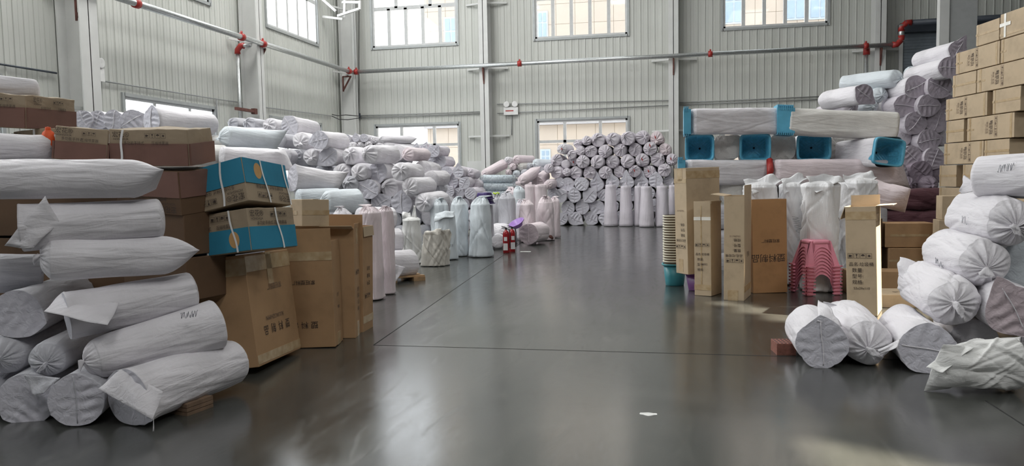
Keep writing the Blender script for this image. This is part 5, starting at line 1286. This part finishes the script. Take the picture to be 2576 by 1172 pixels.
for k, y in enumerate((545, 607, 662)):
    for j, (xa, xb) in enumerate([(1725, 1935), (1955, 2215)]):
        sqroll((xa, y, 12.15), (xb, y, 12.1), .195, 'DD', '%s shaded bundle, %s support layer of the rack' % (('left', 'right')[j], ('upper', 'middle', 'lowest')[k]), 'grey', q=0)

G12 = 'tall white sacks leaning on the rack'
ST = [(1908, 452, 722, 44, 'shiny white sack behind the wide orange carton, crumpled top', 'sheet'), (1993, 452, 718, 34, 'white sack with handwriting between orange carton and pink stools', 'sheet'), (2062, 449, 736, 44, 'broad white sack directly behind the pink stools', 'sheet'), (2155, 441, 722, 44, 'white sack right of the broad one, behind the lone open carton', 'sheet')]
for i, (x, yt, yb, rp, lab, t) in enumerate(ST):
    rt, A, B, rr = stand(x, yt+6, yb, rp, lab, G12, t, 'D', .92, 3, 3.2, ang=0 if i % 2 else 12, amp=.1, sq=2.5)
    hr = Vector((CR[0], CR[1], 0)); up = Vector((0, 0, 1)); s = 1 if i in (0, 2) else -1
    cloth_flap(rt, [A-hr*rr*.9+up*.10, A+hr*rr*.7+up*.16, A+hr*rr*(1.25 if s > 0 else .9)+up*.08-hd*.10, A-hr*rr*(.6 if s > 0 else 1.0)+up*-.1-hd*rr*.9], 'sheet_white', 'crumpled_top', 14, .05, .004, 3+i)
    if i == 1: scribble(rt, P(2000, 545, depth_of(A)-rr-.05), (CR[0]*.3, CR[1]*.3, -1), (CR[0], CR[1], 0), (-CF[0], -CF[1], 0), .3, 21)
two((2195, 485, 11.0), (2235, 495, 10.9), 34, 30, 'DP', 'pinkish crumpled sack end above the lone open carton flap', None, tone='pink', q=2, ang=60)

# ------------------------------------------------------------------ big heap at the right back
def W1(x, y): return (2080+x/2.547, 60+y/2.547)
def wr_(lst):
    o = []
    for e in lst:
        x, y = W1(e[0], e[1]); o.append((x, y, e[2]/2.547, e[3], dict(e[4]) if len(e) > 4 else {}))
    return o
RW = [
 [(840, 170, 62, 'F', {'a': 60, 'amp': .6, 't': 'whiteplum', 'd': 14.2})],
 [(545, 318, 52, 'T', {'t': 'blue', 'yaw': 20, 'd': 15.6}), (785, 280, 70, 'F', {'a': 0, 'amp': .1, 't': 'whiteplum', 'd': 14.2})],
 [(450, 350, 60, 'T', {'t': 'blue', 'yaw': -40, 'd': 15}), (570, 404, 72, 'F', {'a': 25, 'amp': .2, 't': 'whiteplum'}), (726, 402, 78, 'F', {'a': 150, 't': 'plum'})],
 [(240, 452, 66, 'F', {'a': 325, 'amp': .4, 't': 'whiteplum', 'yaw': -25}), (345, 455, 52, 'T', {'t': 'blue', 'd': 15.2}), (505, 525, 72, 'F', {'a': 350, 'amp': .3, 't': 'plum'}), (652, 525, 72, 'F', {'a': 0, 'amp': .15, 't': 'plum'}), (765, 510, 60, 'F', {'t': 'plum', 'd': 14.8})],
 [(160, 532, 48, 'T', {'d': 15}), (285, 528, 48, 'T', {'t': 'blue', 'd': 15.2}), (385, 530, 50, 'F', {'t': 'white', 'd': 15.2, 'yaw': -30}), (570, 635, 74, 'F', {'a': 50, 'amp': .2, 't': 'plum'}), (708, 630, 68, 'F', {'t': 'plum'})],
 [(485, 730, 58, 'D', {'t': 'plum', 'd': 14.9}), (655, 748, 74, 'F', {'t': 'plum', 'a': 10}), (765, 725, 60, 'D', {'t': 'plum', 'd': 14.9})],
 [(425, 830, 60, 'D', {'t': 'plum', 'd': 15}), (545, 848, 66, 'F', {'t': 'plum'}), (690, 862, 68, 'F', {'t': 'plum'})],
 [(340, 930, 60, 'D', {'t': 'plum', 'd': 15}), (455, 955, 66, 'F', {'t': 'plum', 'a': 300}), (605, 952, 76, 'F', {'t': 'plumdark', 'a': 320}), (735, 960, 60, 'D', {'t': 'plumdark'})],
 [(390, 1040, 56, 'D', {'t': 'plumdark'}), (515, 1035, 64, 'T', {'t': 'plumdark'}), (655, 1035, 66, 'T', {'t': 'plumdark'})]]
heap('right back heap', [wr_(r_) for r_ in RW], 14.6, 'rolls of the right back heap', yaw=-14, q=1, tone='plum', L=1.2)
heap('hidden right heap', [[(2150, 300, 26, 'D'), (2204, 300, 26, 'D')], [(2150, 350, 26, 'D'), (2204, 350, 26, 'D')], [(2150, 405, 26, 'D'), (2204, 405, 26, 'D')], [(2150, 460, 26, 'D'), (2204, 460, 26, 'D')]], 15.7, 'shaded rolls of the right heap behind the rack', yaw=-10, q=0, tone='plum', L=1.1)
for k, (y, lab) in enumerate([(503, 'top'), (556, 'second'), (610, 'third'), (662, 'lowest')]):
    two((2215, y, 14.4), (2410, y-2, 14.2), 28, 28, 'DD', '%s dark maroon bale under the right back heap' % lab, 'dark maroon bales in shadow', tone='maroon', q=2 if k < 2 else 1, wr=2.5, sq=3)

# ------------------------------------------------------------------ carton stack at the right

# carton stack: one grid of rows, s runs away from the camera along the visible face
SY = R(9.3); SE = Vector((-math.sin(SY), math.cos(SY), 0)); SN = Vector((math.cos(SY), math.sin(SY), 0)); SP0 = Vector((4.35-.25*math.cos(SY), 11.65-.25*math.sin(SY), 0))
GS = 'tan cartons of the tall right stack'
def stack_box(s0, s1, z0, z1, label, tapes=(), words=None, cross=False, jog=0.0, wdt=.5):
    m = SP0+SE*((s0+s1)/2)+SN*(wdt/2+jog); L = s1-s0-.012; h = z1-z0-.006
    tp = [('L', 0, .46, 1, .56), ('L', .06, 0, .11, 1)] if L < .7 else [('L', 0, .44, .16, .52), ('L', .05, 0, .09, 1), ('L', .92, 0, .96, 1)]
    tp = list(tapes) if tapes else tp
    tx = []; ic = []
    if words is not None:       # print runs up the face, as on cartons laid on their side
        u = words; tx += [('L', u, .5, '垃圾桶', h*.20, 90, 'ink'), ('L', u-.035/L*1.1, .45, '品名 数量', h*.12, 90, 'ink_faded'), ('L', u-.085/L*1.1, .5, '型号 规格', h*.12, 90, 'ink_faded'), ('L', u-.13/L, .45, '53x29x110', h*.09, 90, 'ink_faded')]
        ic += [('L', u+.09/L, .2, h*.19, 90, 4, 'ink_faded')]
    r = carton(label, (m.x, m.y, z0+.002, 0, 0, 9.3, wdt, L, h), 'carton_tan', GS, tapes=tp, texts=tx, icons=ic)
    if cross:
        mb = MB(); Mf, fw, fh = face_frame('L', wdt, L, h); mb.box(.10, .15, .02, fh-.02, .004, .006, M=Mf); mb.box(-.02, .30, fh*.48, fh*.63, .0062, .008, M=Mf); mb.build('tape_cross', 'tape_clear', r)
    return r
CL = 'tape_clear'
rowsS = [
 (3.155, 3.44, [(-.80, -.28, 'short carton at the far end of the top row of the tall right stack', None), ]),
 (2.850, 3.15, [(-.82, .20, 'long printed carton, left in second row from top of the right stack', .42), (-1.55, -.835, 'carton with shiny tape, right in second row from top of right stack', None)]),
 (2.535, 2.845, [(-.315, .27, 'short carton at left end of third row down, right stack', None), (-1.50, -.325, 'long printed carton, right in third row down, right stack', .40)]),
 (2.220, 2.53, [(-.58, .435, 'long printed carton, left in fourth row down, right stack', .42), (-1.27, -.69, 'short carton right of a dark gap, fourth row down, right stack', None)]),
 (1.900, 2.215, [(-.05, .415, 'short carton at left end of fifth row down, right stack', None), (-1.16, -.12, 'long printed carton, right in fifth row down, right stack', .55)]),
 (1.590, 1.895, [(-.525, .46, 'long printed carton, left in sixth row down, right stack', .58), (-1.075, -.535, 'short carton, right in sixth row down, right stack', None)]),
 (1.270, 1.585, [(.11, .575, 'short carton at left end of seventh row down, right stack', None), (-.55, -.04, 'short carton right of a gap, seventh row down, right stack', None)]),
 (.950, 1.265, [(-.09, .575, 'carton at left end of eighth row down, right stack', None), (-.75, -.11, 'carton behind the white rolls, eighth row down, right stack', None)]),
 (.635, .945, [(-.10, .60, 'carton at left end of third row from floor, right stack', None), (-.8, -.12, 'carton behind the white rolls, third row from floor, right stack', None)]),
 (.320, .63, [(-.10, .60, 'carton at left end of second row from floor, right stack', None), (-.8, -.12, 'carton behind the white rolls, second row from floor, right stack', None)]),
 (.0, .315, [(-.10, .60, 'carton at left end of the floor row, right stack', None), (-.8, -.12, 'carton behind the white rolls, floor row of right stack', None)])]
for z0, z1, lst in rowsS:
    for s0, s1, lab, wd in lst: stack_box(s0, s1, z0, z1, lab, words=wd)
stack_box(-1.48, -.81, 3.155, 3.47, 'topmost carton with a white tape cross, right end of the stack', tapes=[('L', .86, 0, .9, 1, CL), ('L', 0, .1, 1, .2)], cross=False)
rt = [o for o in COL.objects if o.get('label', '').startswith('topmost carton with a white')][0]
mb = MB(); Mf, fw, fh = face_frame('L', .5, .658, .309); mb.box(.085, .125, .01, fh-.005, .004, .0055, M=Mf); mb.box(.0, .22, fh*.48, fh*.62, .0057, .007, M=Mf); mb.build('tape_cross', CL, rt)
for s in (-1.28, -1.02):                       # a second rank of cartons carries the long rows at the near end
    for i, z in enumerate([0, .32, .635, .95, 1.27]):
        if s == -1.28 and z > 1: continue
        stack_box(s-.12 if s < -1.1 else s, s+.12, z, z+.31, 'carton in the near hidden end of right stack, level %s, %s' % (ORD[i], 'front' if s < -1.1 else 'rear'))
GD = 'shaded brown cartons in the gap'
carton('shaded carton with shiny tape, upper one in the dark gap', (3.347, 11.437, .458, 0, 0, 0, .62, .4, .333), 'carton_brown', GD, tapes=[('F', .1, .45, .9, .55)])
carton('shaded carton, lower one in the dark gap', (3.373, 11.40, .143, 0, 0, 1, .60, .4, .306), 'carton_brown', GD, tapes=[('F', 0, .4, 1, .48)])
carton('shaded carton on the floor in the dark gap', (3.37, 11.42, 0, 0, 0, 1, .64, .4, .14), 'carton_shaded', GD)
carton('shaded cartons left part, upper, beside the maroon bales', (2.70, 11.45, .458, 0, 0, 0, .60, .4, .40), 'carton_shaded', GD)
carton('shaded carton in the dark gap, behind the lone open carton', (2.70, 11.45, 0, 0, 0, 0, .60, .4, .45), 'carton_shaded', GD)
carton('low brown carton behind the lone open carton, right of pink stools', (2.62, 10.10, 0, 0, 0, .3, .72, .36, .281), 'carton_brown', GD, texts=[('F', .84, .5, '塑料', .06, 90)])
GP = 'small sunlit cartons by the white rolls'
carton('pale carton top right of the dark gap beside the white rolls', (3.745, 10.928, .861, 0, 0, -4.7, .27, .299, .313), 'carton_tan', GP)
carton('small brightly sunlit carton under the pale one', (3.716, 10.90, .669, 0, 0, -4.5, .30, .297, .189), 'carton_tan', GP)
carton('pale carton hidden below the sunlit one', (3.74, 10.93, 0, 0, 0, -4.5, .34, .3, .666), 'carton_tan', GP)
carton('flat sunlit carton on the floor right of the lone open carton', (2.62, 9.20, 0, 0, 0, 1.5, .50, .50, .144), 'carton_tan', GP, texts=[('T', .5, .4, '型号', .07, 0)])

# ------------------------------------------------------------------ white rolls in the right foreground
G13 = 'white sack rolls of the right foreground'
rt = two((2068, 866, 5.82), (2034, 822, 6.50), 62, 56, 'FD', 'leftmost white roll on the floor at right, seamed grey disc end', G13, q=3, ang=93, amp=.18, wr=1.0)
cloth_flap(rt, [P(2058, 755, 6.2), P(2056, 808, 5.80), P(2118, 822, 5.82), P(2092, 778, 6.0)], seed=2, puff=.012)
rt = two((2183, 862, 5.85), (2124, 808, 6.70), 60, 55, 'TD', 'second white roll from left on the floor at right, knotted end', G13, q=3, wr=1.5)
cloth_flap(rt, [P(2208, 880, 5.62), P(2215, 892, 5.62), P(2258, 872, 5.55), P(2266, 852, 5.6)], seed=6, puff=.012)
cloth_flap(rt, [P(2066, 775, 6.7), P(2072, 758, 6.65), P(2130, 775, 6.5), P(2120, 790, 6.5)], seed=7, puff=.012)
rt = two((2333, 878, 5.60), (2268, 822, 6.42), 64, 55, 'FD', 'third white roll on the floor at right with wide grey disc end', G13, tone='white', q=3, ang=350, amp=.38, wr=1.3)
rt = two((2402, 762, 5.75), (2318, 712, 6.55), 64, 57, 'TD', 'knotted white roll with a pointed far corner, second layer at right', G13, q=3, wr=1.7)
cloth_flap(rt, [P(2264, 646, 6.6), P(2258, 690, 6.5), P(2300, 720, 6.3), P(2340, 672, 6.45)], seed=3, puff=.03)
rt = two((2478, 660, 5.85), (2388, 638, 6.55), 63, 64, 'TD', 'knotted white roll with handwriting, third layer at right', G13, q=3, wr=1.5)
scribble(rt, P(2352, 655, 6.18), (CR[0]*.8, CR[1], -.6), (0, .2, 1), (-CF[0], -CF[1], .4), .17, 31)
rt = two((2545, 560, 5.85), (2452, 545, 6.5), 64, 66, 'TD', 'knotted white roll with handwriting, fourth layer at right', G13, q=3, wr=1.6)
scribble(rt, P(2418, 552, 6.15), (CR[0], CR[1], -.3), (0, 0, 1), (-CF[0], -CF[1], .4), .2, 32)
rt = two((2650, 442, 5.8), (2470, 446, 6.2), 62, 53, 'DD', 'topmost white roll at the right frame edge with a drooping corner', G13, q=3, wr=1.4, ang=80, neck=.9)
cloth_flap(rt, [P(2425, 440, 6.3), P(2414, 478, 6.25), P(2417, 488, 6.25), P(2470, 478, 6.1)], seed=9, puff=.01)
scribble(rt, P(2510, 425, 5.88), (CR[0], CR[1], .1), (0, 0, 1), (-CF[0], -CF[1], 1), .2, 33)
rt = two((2552, 782, 5.55), (2475, 738, 6.3), 66, 58, 'FD', 'white roll with pinkish ribbed disc end at the right frame edge', G13, tone='whitepink', q=3, ang=115, amp=.45, wr=1.2)
two((2450, 858, 5.95), (2405, 815, 6.7), 55, 50, 'DD', 'shaded white roll behind the big crumpled sack', G13, q=2)
two((2585, 668, 6.1), (2520, 645, 7.0), 60, 56, 'DD', 'bluish white roll at the right frame edge, third layer', G13, tone='blue', q=2)
two((2640, 870, 5.9), (2570, 850, 6.7), 62, 60, 'DD', 'white roll cut by the right frame edge, floor layer', G13, q=1)
two((2510, 862, 6.6), (2480, 825, 7.3), 55, 50, 'DD', 'shaded white roll on the floor, last before the right frame edge', G13, q=1)
# big crumpled woven sack
A = P(2362, 925, 5.25); B = P(2530, 918, 5.30)
rt = roll(P(2402, 924, 5.13), P(2535, 915, 5.16), .125, .185, 'PD', 'big crumpled off-white woven sack slumped in the right foreground', None, 'poly', 3, 75, .35, False, 3.6, 2.2, .20, neck=None, bow=.015)
for i, (a, b, c_, d_) in enumerate([((2330, 925, 5.1), (2400, 866, 5.15), (2450, 872, 5.05), (2372, 938, 5.02)), ((2470, 868, 5.15), (2512, 850, 5.2), (2572, 846, 5.25), (2560, 880, 5.1))]):
    cloth_flap(rt, [P(*a), P(*b), P(*c_), P(*d_)], 'poly_sack', 'crumpled_fold', 16, .012, .004, 11+i)
mb = MB(); o_ = on_floor(2572, 905); mb.box(0, .4, 0, .4, 0, .36); o = mb.build('cardboard_carton', 'carton_tan'); o.location = o_+Vector((.0, .1, 0)); tag(o, 'sliver of a brown carton at the right frame edge', 'box')

def brick(c, rz, label):
    root = empty('hollow_brick', Matrix.Translation(c) @ Matrix.Rotation(R(rz), 4, 'Z')); tag(root, label, 'brick')
    w, d, h = .155, .20, .095; mb = MB(); nx, ny = 5, 4
    mb.box(-w/2, w/2, -d/2, d/2, 0, h); mb.build('body', 'brick_red', root)
    mb = MB()
    for i in range(nx):
        for j in range(ny):
            x = -w/2+w*(i+.5)/nx; y = -d/2+d*(j+.5)/ny; mb.lathe([(0, h+.0008), (.011, h+.0008), (.011, h)], 10, M=Matrix.Translation((x, y, 0)))
    mb.build('holes', 'hole_black', root)
c = on_floor(1975, 893)
brick(c+Vector((.0, .10, 0)), 6, 'red hollow brick on the floor left of the first white roll')
